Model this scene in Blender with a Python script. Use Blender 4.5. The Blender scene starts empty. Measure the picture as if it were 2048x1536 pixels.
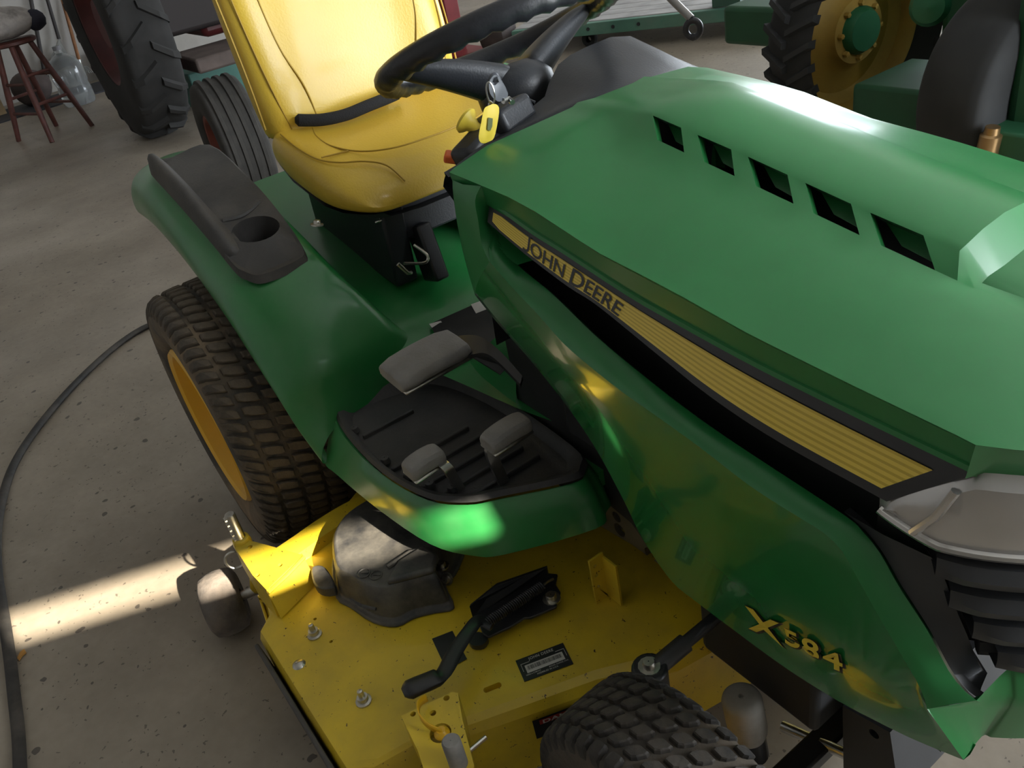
import bpy, bmesh, math, random
from mathutils import Vector, Matrix, Euler
from mathutils.geometry import tessellate_polygon
random.seed(7)
S = bpy.context.scene
COL = S.collection
R = math.radians
pi = math.pi

# ------------------------------------------------------------------ camera
CAM = Vector((1.683, -0.772, 1.236)); FPX = 1675.0
def _rot(yaw, pitch, roll):
    f = Vector((math.cos(yaw)*math.cos(pitch), math.sin(yaw)*math.cos(pitch), -math.sin(pitch)))
    r = f.cross(Vector((0, 0, 1))).normalized(); d = f.cross(r)
    r2 = r*math.cos(roll) + d*math.sin(roll); d2 = -r*math.sin(roll) + d*math.cos(roll)
    return r2, d2, f
CR, CD, CF = _rot(R(150.42), R(32.31), R(11.80))
cam = bpy.data.cameras.new('camera'); camo = bpy.data.objects.new('camera', cam); COL.objects.link(camo)
M = Matrix((CR, -CD, -CF)).transposed().to_4x4(); M.translation = CAM
camo.matrix_world = M
cam.sensor_fit = 'HORIZONTAL'; cam.sensor_width = 36.0; cam.lens = FPX/2048*36.0
cam.clip_start = 0.02; cam.clip_end = 200
cam.dof.use_dof = False
S.camera = camo
def P(u, v, ax, val):
    """world point seen at pixel (u,v) of the 2048x1536 photograph lying on the plane ax=val"""
    d = CR*((u-1024)/FPX) + CD*((v-768)/FPX) + CF
    i = 'xyz'.index(ax); t = (val-CAM[i])/d[i]
    return CAM + d*t

# ------------------------------------------------------------------ light
S.view_settings.view_transform = 'Standard'; S.view_settings.look = 'None'
S.view_settings.exposure = 0.22; S.view_settings.gamma = 1.0
S.view_settings.use_curve_mapping = False
w = bpy.data.worlds.new('sky'); S.world = w; w.use_nodes = True
bg = w.node_tree.nodes['Background']; bg.inputs[0].default_value = (0.80, 0.90, 1.0, 1); bg.inputs[1].default_value = 5.0
def add_light(name, typ, loc, rot, **kw):
    l = bpy.data.lights.new(name, typ); o = bpy.data.objects.new(name, l); COL.objects.link(o)
    o.location = loc; o.rotation_euler = rot
    for k, v in kw.items(): setattr(l, k, v)
    return o
SUN_DIR = Vector((-0.318, -0.046, -0.19)).normalized()
sun = add_light('sun_offscreen', 'SUN', (3, 0, 3), (0, 0, 0), energy=24.0, angle=R(0.6), color=(1.0, 0.90, 0.72))
sun.rotation_euler = SUN_DIR.to_track_quat('-Z', 'Y').to_euler()

# ------------------------------------------------------------------ helpers
MATS = {}
def mat(name, col, rough=0.5, metal=0.0, coat=0.0, var=0.0, vscale=8.0, bump=0.0, bscale=60.0, spec=0.5,
        dirt=None, dirt_amt=0.0, dscale=5.0, trans=0.0, alpha=1.0, sheen=0.0, aniso=None, coat_rough=0.1):
    if name in MATS: return MATS[name]
    m = bpy.data.materials.new(name); m.use_nodes = True
    nt = m.node_tree; b = nt.nodes['Principled BSDF']; N = nt.nodes.new; L = nt.links.new
    b.inputs['Base Color'].default_value = (*col, 1); b.inputs['Roughness'].default_value = rough
    b.inputs['Metallic'].default_value = metal; b.inputs['Coat Weight'].default_value = coat
    b.inputs['Coat Roughness'].default_value = coat_rough
    b.inputs['Specular IOR Level'].default_value = spec
    b.inputs['Transmission Weight'].default_value = trans; b.inputs['Alpha'].default_value = alpha
    b.inputs['Sheen Weight'].default_value = sheen
    tc = N('ShaderNodeTexCoord')
    cur = None
    if var > 0:
        n = N('ShaderNodeTexNoise'); n.inputs['Scale'].default_value = vscale; n.inputs['Detail'].default_value = 6
        L(tc.outputs['Object'], n.inputs['Vector'])
        mr = N('ShaderNodeMapRange'); mr.inputs['From Min'].default_value = .3; mr.inputs['From Max'].default_value = .7
        mr.inputs['To Min'].default_value = 1-var; mr.inputs['To Max'].default_value = 1+var
        L(n.outputs['Fac'], mr.inputs['Value'])
        mx = N('ShaderNodeMix'); mx.data_type = 'RGBA'; mx.blend_type = 'MULTIPLY'; mx.inputs['Factor'].default_value = 1
        mx.inputs['A'].default_value = (*col, 1); L(mr.outputs[0], mx.inputs['B']); cur = mx.outputs['Result']
    if dirt is not None:
        n = N('ShaderNodeTexNoise'); n.inputs['Scale'].default_value = dscale; n.inputs['Detail'].default_value = 9
        n.inputs['Roughness'].default_value = .65
        L(tc.outputs['Object'], n.inputs['Vector'])
        mr = N('ShaderNodeMapRange'); mr.inputs['From Min'].default_value = .42; mr.inputs['From Max'].default_value = .68
        mr.inputs['To Max'].default_value = dirt_amt; L(n.outputs['Fac'], mr.inputs['Value'])
        mx = N('ShaderNodeMix'); mx.data_type = 'RGBA'; L(mr.outputs[0], mx.inputs['Factor'])
        if cur: L(cur, mx.inputs['A'])
        else: mx.inputs['A'].default_value = (*col, 1)
        mx.inputs['B'].default_value = (*dirt, 1); cur = mx.outputs['Result']
        rr = N('ShaderNodeMapRange'); rr.inputs['To Min'].default_value = rough; rr.inputs['To Max'].default_value = min(1, rough+.35)
        L(mr.outputs[0], rr.inputs['Value']); L(rr.outputs[0], b.inputs['Roughness'])
    if cur: L(cur, b.inputs['Base Color'])
    if bump > 0:
        n = N('ShaderNodeTexNoise'); n.inputs['Scale'].default_value = bscale; n.inputs['Detail'].default_value = 4
        L(tc.outputs['Object'], n.inputs['Vector'])
        bp = N('ShaderNodeBump'); bp.inputs['Strength'].default_value = bump; bp.inputs['Distance'].default_value = .004
        L(n.outputs['Fac'], bp.inputs['Height']); L(bp.outputs[0], b.inputs['Normal'])
    MATS[name] = m
    return m

def speckle(m, col, scale, thresh, amt=1.0, coord='Object'):
    """scatter small spots with a shape of their own (chips, flecks) over a material"""
    nt = m.node_tree; b = nt.nodes['Principled BSDF']; N = nt.nodes.new; L = nt.links.new
    src = b.inputs['Base Color'].links[0].from_socket if b.inputs['Base Color'].links else None
    tc = N('ShaderNodeTexCoord')
    n1 = N('ShaderNodeTexNoise'); n1.inputs['Scale'].default_value = scale*.6; n1.inputs['Detail'].default_value = 3
    L(tc.outputs[coord], n1.inputs['Vector'])
    ad = N('ShaderNodeVectorMath'); ad.operation = 'MULTIPLY_ADD'; ad.inputs[1].default_value = (.03, .03, .03)
    L(n1.outputs['Color'], ad.inputs[0]); L(tc.outputs[coord], ad.inputs[2])
    v = N('ShaderNodeTexVoronoi'); v.inputs['Scale'].default_value = scale; L(ad.outputs[0], v.inputs['Vector'])
    sep = N('ShaderNodeSeparateColor'); L(v.outputs['Color'], sep.inputs[0])
    mul = N('ShaderNodeMath'); mul.operation = 'MULTIPLY'; mul.inputs[1].default_value = thresh
    pw = N('ShaderNodeMath'); pw.operation = 'POWER'; pw.inputs[1].default_value = 9.0
    L(sep.outputs[0], pw.inputs[0]); L(pw.outputs[0], mul.inputs[0])
    lt = N('ShaderNodeMath'); lt.operation = 'LESS_THAN'; L(v.outputs['Distance'], lt.inputs[0]); L(mul.outputs[0], lt.inputs[1])
    am = N('ShaderNodeMath'); am.operation = 'MULTIPLY'; am.inputs[1].default_value = amt; L(lt.outputs[0], am.inputs[0])
    mx = N('ShaderNodeMix'); mx.data_type = 'RGBA'; L(am.outputs[0], mx.inputs['Factor'])
    if src: L(src, mx.inputs['A'])
    else: mx.inputs['A'].default_value = b.inputs['Base Color'].default_value
    mx.inputs['B'].default_value = (*col, 1); L(mx.outputs['Result'], b.inputs['Base Color'])

def tag(o, label=None, cat=None, group=None, kind=None):
    if label: o['label'] = label
    if cat: o['category'] = cat
    if group: o['group'] = group
    if kind: o['kind'] = kind
    return o
def empty(name, loc=(0, 0, 0), label=None, cat=None, group=None):
    o = bpy.data.objects.new(name, None); o.empty_display_size = .1; COL.objects.link(o); o.location = loc
    return tag(o, label, cat, group)
PEND = []
def parent(o, p):
    if p is not None:
        o.parent = p
        PEND.append((o, p))
def obj(name, vf, m, par=None, smooth=True, bevel=0.0, seg=2, sub=0, solid=0.0, mirror=False, solid_off=-1, auto=40):
    """vf=(verts,faces) in world coordinates, or a bmesh / mesh; one mesh object"""
    if isinstance(vf, bpy.types.Mesh): me = vf
    else:
        me = bpy.data.meshes.new(name)
        if isinstance(vf, bmesh.types.BMesh): vf.to_mesh(me); vf.free()
        else: me.from_pydata([tuple(v) for v in vf[0]], [], vf[1])
        bm = bmesh.new(); bm.from_mesh(me); bmesh.ops.remove_doubles(bm, verts=bm.verts, dist=1e-6)
        bmesh.ops.recalc_face_normals(bm, faces=bm.faces); bm.to_mesh(me); bm.free()
        me.materials.append(m)
        if smooth:
            for p in me.polygons: p.use_smooth = True
            if auto and not sub:
                me.set_sharp_from_angle(angle=R(auto))
    o = bpy.data.objects.new(name, me); COL.objects.link(o)
    if mirror and max(v.co.y for v in me.vertices) < -.004:      # clear of the centre line: the far twin is a piece of its own
        mirror = False; m2 = me.copy()
        for v in m2.vertices: v.co.y = -v.co.y
        m2.flip_normals(); twin = obj(name, m2, m, par, smooth, bevel, seg, sub, solid, False, solid_off, auto)
    if mirror:
        md = o.modifiers.new('mirror', 'MIRROR'); md.use_axis = (False, True, False); md.merge_threshold = .0005
    if solid:
        md = o.modifiers.new('solid', 'SOLIDIFY'); md.thickness = solid; md.offset = solid_off
    if bevel:
        md = o.modifiers.new('bevel', 'BEVEL'); md.width = bevel; md.segments = seg; md.limit_method = 'ANGLE'; md.angle_limit = R(35)
        md.harden_normals = False
    if sub:
        md = o.modifiers.new('sub', 'SUBSURF'); md.levels = sub; md.render_levels = sub
    parent(o, par)
    return o
def join(*parts):
    V, F = [], []
    for v, f in parts:
        n = len(V); V += [Vector(q) for q in v]; F += [tuple(i+n for i in g) for g in f]
    return V, F
def grid(rows, close_u=False, close_v=False):
    n, m = len(rows), len(rows[0]); V = [Vector(q) for r in rows for q in r]; F = []
    for i in range(n if close_u else n-1):
        for j in range(m if close_v else m-1):
            a = i*m+j; b = i*m+(j+1) % m; c = ((i+1) % n)*m+(j+1) % m; d = ((i+1) % n)*m+j
            F.append((a, b, c, d))
    return V, F
def box(c, s, rot=None):
    c = Vector(c); hx, hy, hz = s[0]/2, s[1]/2, s[2]/2
    V = [Vector((x, y, z)) for x in (-hx, hx) for y in (-hy, hy) for z in (-hz, hz)]
    if rot is not None:
        rm = rot if isinstance(rot, Matrix) else Euler(rot).to_matrix(); V = [rm @ v for v in V]
    return [v+c for v in V], [(0, 1, 3, 2), (4, 6, 7, 5), (0, 4, 5, 1), (2, 3, 7, 6), (0, 2, 6, 4), (1, 5, 7, 3)]
def prism(poly, d):
    """polygon (3D points) extruded by vector d"""
    d = Vector(d); n = len(poly); V = [Vector(p) for p in poly]; V += [v+d for v in V]
    F = [tuple(range(n)), tuple(range(2*n-1, n-1, -1))] + [(i, (i+1) % n, n+(i+1) % n, n+i) for i in range(n)]
    return V, F
def frame_of(t):
    t = t.normalized(); a = Vector((0, 0, 1)) if abs(t.z) < .9 else Vector((1, 0, 0))
    u = t.cross(a).normalized(); return u, t.cross(u).normalized()
def tube(path, r, n=10, cap=True, closed=False, flat=None):
    path = [Vector(p) for p in path]; rows = []; k = len(path)
    rs = r if isinstance(r, (list, tuple)) else [r]*k
    u = None
    for i, p in enumerate(path):
        if closed: t = path[(i+1) % k]-path[i-1]
        else: t = path[min(i+1, k-1)]-path[max(i-1, 0)]
        t.normalize()
        if u is None: u, v = frame_of(t)
        else:
            u = (u-t*u.dot(t)).normalized(); v = t.cross(u)
        fl = flat or 1.0
        rows.append([p+u*math.cos(2*pi*j/n)*rs[i]+v*math.sin(2*pi*j/n)*rs[i]*fl for j in range(n)])
    V, F = grid(rows, close_u=closed, close_v=True)
    if cap and not closed:
        F.append(tuple(range(n))); F.append(tuple(range(len(V)-1, len(V)-n-1, -1)))
    return V, F
def cyl(a, b, r, n=20, r2=None): return tube([a, b], [r, r if r2 is None else r2], n)
def lathe(prof, c, axis, n=48, a0=0, a1=2*pi, closed=False):
    """prof: list of (radius, offset along axis)"""
    ax = Vector(axis).normalized(); u, v = frame_of(ax); c = Vector(c); rows = []
    full = abs(a1-a0-2*pi) < 1e-6
    k = n if full else n+1
    for i in range(k):
        a = a0+(a1-a0)*i/n; d = u*math.cos(a)+v*math.sin(a)
        rows.append([c+ax*h+d*r for r, h in prof])
    return grid(rows, close_u=full, close_v=closed)
def interp(L, x):
    if x <= L[0][0]: return L[0][1]
    for (a, b), (c, d) in zip(L, L[1:]):
        if x <= c: return b+(d-b)*(x-a)/(c-a)
    return L[-1][1]
def smooth_poly(pts, n=6, closed=False):
    """Catmull-Rom through the points"""
    pts = [Vector(p) for p in pts]; k = len(pts); out = []
    for i in range(k if closed else k-1):
        p0 = pts[i-1] if (closed or i > 0) else pts[0]; p1 = pts[i]; p2 = pts[(i+1) % k]
        p3 = pts[(i+2) % k] if (closed or i+2 < k) else pts[-1]
        for j in range(n):
            t = j/n
            out.append(.5*((2*p1)+(p2-p0)*t+(2*p0-5*p1+4*p2-p3)*t*t+(-p0+3*p1-3*p2+p3)*t**3))
    if not closed: out.append(pts[-1])
    return out
def resample(pts, n):
    pts = [Vector(p) for p in pts]; L = [0]
    for a, b in zip(pts, pts[1:]): L.append(L[-1]+(b-a).length)
    out = []; j = 0
    for i in range(n):
        s = L[-1]*i/(n-1)
        while j < len(L)-2 and L[j+1] < s: j += 1
        t = (s-L[j])/max(1e-9, L[j+1]-L[j]); out.append(pts[j].lerp(pts[j+1], t))
    return out
def text_mesh(body, size=1.0, bold=0.0, spacing=1.0, extrude=0.0):
    """returns verts, faces, width of the word set in the built-in face"""
    c = bpy.data.curves.new('t', 'FONT'); c.body = body; c.size = size; c.offset = bold; c.space_character = spacing
    c.resolution_u = 4; c.extrude = extrude
    o = bpy.data.objects.new('t', c); COL.objects.link(o)
    bpy.context.view_layer.update()
    me = bpy.data.meshes.new_from_object(o.evaluated_get(bpy.context.evaluated_depsgraph_get()))
    V = [v.co.copy() for v in me.vertices]; F = [tuple(p.vertices) for p in me.polygons]
    bpy.data.objects.remove(o); bpy.data.curves.remove(c); bpy.data.meshes.remove(me)
    return V, F
def text_on(body, fn, h, bold=0.0, spacing=1.0, subdiv=0, width=None):
    """lettering mapped by fn(s,t): s along the line (metres), t up (metres); capital height h"""
    V, F = text_mesh(body, 1.0, bold, spacing)
    x0 = min(v.x for v in V); x1 = max(v.x for v in V); y1 = max(v.y for v in V); y0 = 0
    k = h/(y1-y0); kx = k if width is None else width/(x1-x0)
    return [fn((v.x-x0)*kx, (v.y-y0)*k) for v in V], F

def cut(o, cutters):
    """bore the closed cutter shapes out of a part"""
    tmp = []; par_ = o.parent; o.parent = None        # work in world coordinates
    for vf in cutters:
        me = bpy.data.meshes.new('cutter'); me.from_pydata([tuple(v) for v in vf[0]], [], vf[1])
        bm_ = bmesh.new(); bm_.from_mesh(me); bmesh.ops.recalc_face_normals(bm_, faces=bm_.faces); bm_.to_mesh(me); bm_.free()
        c_ = bpy.data.objects.new('cutter', me); COL.objects.link(c_); tmp.append(c_)
    keep = [(m_, m_.show_viewport) for m_ in o.modifiers]
    for m_, _ in keep: m_.show_viewport = False
    mods = []
    for c_ in tmp:
        md = o.modifiers.new('bore', 'BOOLEAN'); md.object = c_; md.operation = 'DIFFERENCE'; md.solver = 'EXACT'; md.use_self = True; mods.append(md)
    bpy.context.view_layer.update()
    me = bpy.data.meshes.new_from_object(o.evaluated_get(bpy.context.evaluated_depsgraph_get()))
    for md in mods: o.modifiers.remove(md)
    for m_, v_ in keep: m_.show_viewport = v_
    if len(me.polygons): o.data = me
    for c_ in tmp: bpy.data.objects.remove(c_)
    o.parent = par_
def bore(c, ax, r, d=.03, n=20):
    ax = Vector(ax).normalized(); return cyl(Vector(c)-ax*d, Vector(c)+ax*d, r, n)

# ------------------------------------------------------------------ materials
GREEN = mat('green_paint', (.018, .200, .050), .38, coat=.40, var=.04, vscale=30, coat_rough=.20, dirt=(.10, .22, .11), dirt_amt=.10, dscale=4)
GREEN_P = mat('green_polished_panel', (.020, .190, .045), .20, coat=.8, var=.03, vscale=20, coat_rough=.05)
GREEN_F = mat('green_fender', (.018, .190, .045), .32, coat=.5, var=.05, vscale=20, dirt=(.13, .24, .13), dirt_amt=.25, dscale=6, coat_rough=.15)
YEL = mat('deck_yellow', (.74, .52, .025), .38, coat=.25, var=.06, vscale=6, dirt=(.28, .20, .05), dirt_amt=.35, dscale=7)
speckle(YEL, (.05, .03, .01), 160, .30)
YELR = mat('rim_yellow', (.86, .48, .010), .35, coat=.3, var=.06, vscale=5, dirt=(.4, .25, .06), dirt_amt=.3, dscale=5)
SEAT = mat('seat_vinyl', (.66, .44, .045), .38, coat=.1, var=.05, vscale=5, bump=.15, bscale=220, dirt=(.40, .27, .05), dirt_amt=.18, dscale=5)
SEAM = mat('seat_seam', (.42, .26, .02), .6)
THREAD = mat('seat_thread', (.50, .31, .03), .6)
BLACK = mat('black_plastic', (.022, .024, .028), .42, var=.15, vscale=14, bump=.10, bscale=300)
BLACKD = mat('black_dusty_plastic', (.045, .042, .040), .60, var=.2, vscale=12, dirt=(.16, .145, .125), dirt_amt=.5, dscale=5, bump=.15, bscale=250)
MAT = mat('black_foot_mat', (.030, .030, .032), .55, var=.2, vscale=10, dirt=(.11, .10, .09), dirt_amt=.5, dscale=6, bump=.2, bscale=120)
FOAM = mat('black_foam', (.010, .010, .011), .95, bump=.5, bscale=300)
RUB = mat('tyre_rubber', (.030, .029, .028), .78, var=.25, vscale=14, dirt=(.22, .17, .12), dirt_amt=.55, dscale=5, bump=.3, bscale=140)
RUBR = mat('rear_tyre_rubber', (.055, .050, .044), .85, var=.25, vscale=14, dirt=(.30, .22, .14), dirt_amt=.75, dscale=6, bump=.3, bscale=140)
PAD = mat('grey_pedal_rubber', (.25, .24, .235), .85, var=.15, vscale=25, dirt=(.30, .27, .23), dirt_amt=.4, dscale=12, bump=.3, bscale=200)
STEEL = mat('bright_steel', (.62, .62, .60), .28, metal=1, var=.1, vscale=60)
ZINC = mat('zinc_bolt', (.55, .53, .48), .35, metal=1, var=.2, vscale=80)
IRON = mat('black_steel', (.016, .016, .018), .45, coat=.2, var=.2, vscale=20)
FRAME = mat('frame_black', (.020, .020, .021), .55, var=.2, vscale=12)
COVER = mat('belt_cover_plastic', (.040, .040, .042), .42, var=.15, vscale=14, dirt=(.30, .27, .22), dirt_amt=.45, dscale=9, bump=.12, bscale=160)
WHEELG = mat('dusty_gauge_wheel', (.12, .105, .095), .8, var=.3, vscale=30, dirt=(.28, .23, .19), dirt_amt=.7, dscale=14, bump=.4, bscale=90)
BLK = mat('decal_black', (.018, .018, .020), .35, coat=.3)
DARK = mat('engine_black', (.020, .020, .021), .7)  # engine parts; also paints the shade behind the hood slot
ORANGE = mat('orange_lever', (.75, .13, .02), .4)
YKNOB = mat('yellow_knob', (.80, .60, .06), .45)
LENS = mat('headlight_lens', (.55, .53, .52), .22, metal=.55, coat=.8, var=.06, vscale=6)
CHROME = mat('headlight_edge', (.60, .58, .56), .18, metal=.8, coat=1)
GRILLE = mat('grille_plastic', (.036, .037, .040), .36, var=.08, vscale=30)
WHITE = mat('label_white', (.55, .53, .50), .6)
RED = mat('label_red', (.32, .02, .015), .55)
LBLACK = mat('label_black', (.012, .012, .012), .4)
FILTER = mat('dusty_filter', (.20, .19, .18), .75, var=.2, vscale=20, dirt=(.36, .33, .29), dirt_amt=.6, dscale=10)
BRZINC = mat('frame_zinc', (.22, .19, .13), .5, metal=.6, var=.2, vscale=15)
HOOK = mat('wire_latch', (.60, .58, .52), .25, metal=1)

# decal with thin darker print lines, run by the strip's own UV
def stripe_mat():
    m = mat('decal_yellow', (.80, .56, .05), .35, coat=.3)
    nt = m.node_tree; b = nt.nodes['Principled BSDF']; N = nt.nodes.new; L = nt.links.new
    uv = N('ShaderNodeUVMap'); sp = N('ShaderNodeSeparateXYZ'); L(uv.outputs[0], sp.inputs[0])
    mu = N('ShaderNodeMath'); mu.operation = 'MULTIPLY'; mu.inputs[1].default_value = 6.0; L(sp.outputs['Y'], mu.inputs[0])
    fr = N('ShaderNodeMath'); fr.operation = 'FRACT'; L(mu.outputs[0], fr.inputs[0])
    gt = N('ShaderNodeMath'); gt.operation = 'GREATER_THAN'; gt.inputs[1].default_value = .58; L(fr.outputs[0], gt.inputs[0])
    mx = N('ShaderNodeMix'); mx.data_type = 'RGBA'; L(gt.outputs[0], mx.inputs['Factor'])
    mx.inputs['A'].default_value = (.88, .66, .10, 1); mx.inputs['B'].default_value = (.66, .46, .05, 1)
    L(mx.outputs['Result'], b.inputs['Base Color'])
    return m
DECAL = stripe_mat()

def concrete():
    m = mat('concrete', (.30, .265, .22), .55, bump=.25, bscale=25)
    nt = m.node_tree; b = nt.nodes['Principled BSDF']; N = nt.nodes.new; L = nt.links.new
    tc = N('ShaderNodeTexCoord')
    n = N('ShaderNodeTexNoise'); n.inputs['Scale'].default_value = 1.6; n.inputs['Detail'].default_value = 10; n.inputs['Roughness'].default_value = .62
    L(tc.outputs['Object'], n.inputs['Vector'])
    cr = N('ShaderNodeValToRGB'); e = cr.color_ramp.elements
    e[0].position = .30; e[0].color = (.225, .188, .145, 1); e[1].position = .72; e[1].color = (.40, .345, .275, 1)
    L(n.outputs['Fac'], cr.inputs['Fac'])
    n2 = N('ShaderNodeTexNoise'); n2.inputs['Scale'].default_value = 45; n2.inputs['Detail'].default_value = 4
    L(tc.outputs['Object'], n2.inputs['Vector'])
    mr = N('ShaderNodeMapRange'); mr.inputs['To Min'].default_value = .88; mr.inputs['To Max'].default_value = 1.12
    L(n2.outputs['Fac'], mr.inputs['Value'])
    mx = N('ShaderNodeMix'); mx.data_type = 'RGBA'; mx.blend_type = 'MULTIPLY'; mx.inputs['Factor'].default_value = 1
    L(cr.outputs['Color'], mx.inputs['A']); L(mr.outputs[0], mx.inputs['B']); L(mx.outputs['Result'], b.inputs['Base Color'])
    n3 = N('ShaderNodeTexNoise'); n3.inputs['Scale'].default_value = .9; n3.inputs['Detail'].default_value = 6; L(tc.outputs['Object'], n3.inputs['Vector'])
    m3 = N('ShaderNodeMapRange'); m3.inputs['From Min'].default_value = .35; m3.inputs['From Max'].default_value = .65
    m3.inputs['To Min'].default_value = .30; m3.inputs['To Max'].default_value = .62
    L(n3.outputs['Fac'], m3.inputs['Value']); L(m3.outputs[0], b.inputs['Roughness'])
    speckle(m, (.060, .050, .045), 34, .34, .8)
    speckle(m, (.075, .062, .052), 110, .45, .7)
    return m
CONC = concrete()
WALL = mat('pale_wall', (.46, .44, .41), .8, var=.08, vscale=2, dirt=(.25, .22, .18), dirt_amt=.4, dscale=1.5)
WALLD = mat('shed_wall', (.46, .44, .41), .85, var=.1, vscale=2)
CEIL = mat('shed_ceiling', (.50, .49, .47), .9, var=.1, vscale=1)

# ------------------------------------------------------------------ the shed
def struct(name, vf, m, **k): return tag(obj(name, vf, m, smooth=False, **k), kind='structure')
struct('floor', box((-1.5, 2, -.05), (19, 16, .1)), CONC)
struct('ceiling', prism([(-8.4, -3.7, 3.5), (2.1, -3.7, 3.5), (6.3, 7.5, 3.5), (-8.4, 7.5, 3.5)], (0, 0, .1)), CEIL)
struct('wall_back', box((-7.96, 2, 1.75), (.12, 16, 3.5)), WALL)
struct('wall_right', box((-1.5, -3.6, 1.75), (19, .12, 3.5)), WALLD)
def wall_with_holes(name, org, du, length, height, holes, th, m):
    """upright wall from org along du with rectangular openings (u0,u1,z0,z1)"""
    du = Vector(du).normalized(); nrm = du.cross(Vector((0, 0, 1)))
    us = sorted({0, length, *[h[0] for h in holes], *[h[1] for h in holes]}); zs = sorted({0, height, *[h[2] for h in holes], *[h[3] for h in holes]})
    parts = []
    for a, b in zip(us, us[1:]):
        for c, d in zip(zs, zs[1:]):
            mu, mz = (a+b)/2, (c+d)/2
            if any(h[0] < mu < h[1] and h[2] < mz < h[3] for h in holes): continue
            o = Vector(org)+du*a+Vector((0, 0, c)); parts.append(prism([o, o+du*(b-a), o+du*(b-a)+Vector((0, 0, d-c)), o+Vector((0, 0, d-c))], nrm*th))
    return struct(name, join(*parts), m)
# left wall (y = 7.4) with an open doorway on the far bay
wall_with_holes('wall_left', (-8.3, 7.4, 0), (1, 0, 0), 14.3, 3.5, [(4.2, 8.2, 0, 2.7)], .12, WALLD)
# front wall, slightly skewed to the tractor: a slot window and a wide open door
FW = Vector((.38, 1, 0)); FL = FW.length
def fw(y): return (y+3.6)*FL
wall_with_holes('wall_front', (3.4-.38*3.6, -3.6, 0), FW, 11.2*FL, 3.5,
                [(fw(-.70), fw(.02), 1.85, 1.985), (fw(.75), fw(4.3), 0, 2.95)], -.10, WALLD)
# added unseen roof slab outside the door, put there to block direct sun
a0 = Vector((3.4+.38*.72+.12, .72, 3.02)); b0 = Vector((3.4+.38*4.6+.12, 4.6, 3.02)); out = -SUN_DIR/(-SUN_DIR.x)*5.6; out.z = -.25
struct('sun_blocker_1', prism([a0, b0, b0+out, a0+out], (0, 0, .06)), WALLD)
a1 = Vector((3.4-.38*3.6+.12, -3.6, 3.28)); b1 = Vector((3.4-.38*1.05+.12, -1.05, 3.28))
struct('sun_blocker_2', prism([a1, b1, b1+out*.8, a1+out*.8], (0, 0, .06)), WALLD)  # second added unseen slab, made to block sun right of the slot
struct('ground', box((10.5, 2, -.06), (9, 18, .1)), CONC)
# daylight standing in the two doorways
def door_light(name, p, d, sx, sz, e, col):
    o = add_light(name, 'AREA', p, (0, 0, 0), energy=e, shape='RECTANGLE', size=sx, size_y=sz, color=col)
    o.rotation_euler = Vector(d).to_track_quat('-Z', 'Z').to_euler(); return o
nin = Vector((-1, .38, 0)).normalized()
door_light('daylight_front_door_offscreen', Vector((3.4+.38*2.52, 2.52, 1.5))+nin*.05, nin, 3.4, 2.8, 480, (.86, .93, 1.0))
door_light('daylight_far_door_offscreen', (-2.1, 7.3, 1.4), (0, -1, 0), 3.8, 2.5, 120, (.88, .94, 1.0))

# ------------------------------------------------------------------ lawn tractor
TR = empty('lawn_tractor', (.62, 0, 0), 'green and yellow garden tractor with a yellow vinyl seat and sloping vented hood', 'tractor')

# --- hood: half shell, mirrored about the centre line
def Z(pts): return lambda x: interp(pts, x)
zC = Z([(.77, .930), (.95, .945), (1.07, .917), (1.22, .886), (1.312, .868), (1.336, .836), (1.43, .824), (1.55, .80), (1.62, .775)])
zK = Z([(.77, .929), (.95, .942), (1.07, .914), (1.22, .883), (1.312, .865), (1.336, .833), (1.43, .822), (1.60, .785)])
zT = Z([(.765, .926), (.92, .933), (1.07, .904), (1.22, .872), (1.312, .855), (1.336, .829), (1.43, .820), (1.60, .785)])
zF = Z([(.76, .923), (.855, .926), (.900, .914), (.946, .913), (1.02, .898), (1.095, .883), (1.168, .868), (1.245, .852), (1.352, .831), (1.43, .819), (1.60, .785)])
zS = Z([(.75, .917), (.855, .920), (.90, .897), (1.0, .886), (1.1, .871), (1.2, .855), (1.3, .840), (1.4, .826), (1.58, .79)])
zM = Z([(.73, .906), (.86, .895), (1.0, .868), (1.2, .837), (1.4, .812), (1.56, .785)])
zA = Z([(.715, .886), (.80, .880), (.874, .873), (1.002, .844), (1.114, .831), (1.217, .815), (1.325, .805), (1.429, .797), (1.47, .79)])
zB = Z([(.715, .868), (.782, .853), (.869, .829), (.935, .817), (1.035, .797), (1.103, .787), (1.21, .775), (1.322, .767), (1.434, .760), (1.47, .757)])
def rear_x(y): return .775-.055*min(1, abs(y)/.2)**1.5-.01*max(0, abs(y)-.2)/.05
def nose_x(y): return 1.60-.165*(abs(y)/.245)**2.6
ventT = [(.920, .966), (.992, 1.042), (1.066, 1.119), (1.142, 1.197), (1.219, 1.276)]
ventF = [(.946, .989), (1.020, 1.064), (1.094, 1.143), (1.168, 1.222), (1.246, 1.302)]
stT = [.84, .885]+[q for v in ventT for q in v]+[1.312, 1.336, 1.385]
stF = [.84, .900]+[q for v in ventF for q in v]+[1.324, 1.340, 1.385]
stO = [.84, .895]+[(a+b)/2 for t, f in zip(ventT, ventF) for a, b in zip(t, f)]+[1.313, 1.337, 1.385]
lines = [(0, zC, stO), (-.035, zK, stO), (-.062, lambda x: zT(x)+.004, stO), (-.070, zT, stT), (-.090, zF, stF), (-.128, zS, stO), (-.19, zM, stO), (-.232, lambda x: zA(x)+.004, stO), (-.245, zA, stO), (-.240, lambda x: zA(x)*.85+zB(x)*.15, stO), (-.237, zB, stO)]
rows = []
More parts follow.
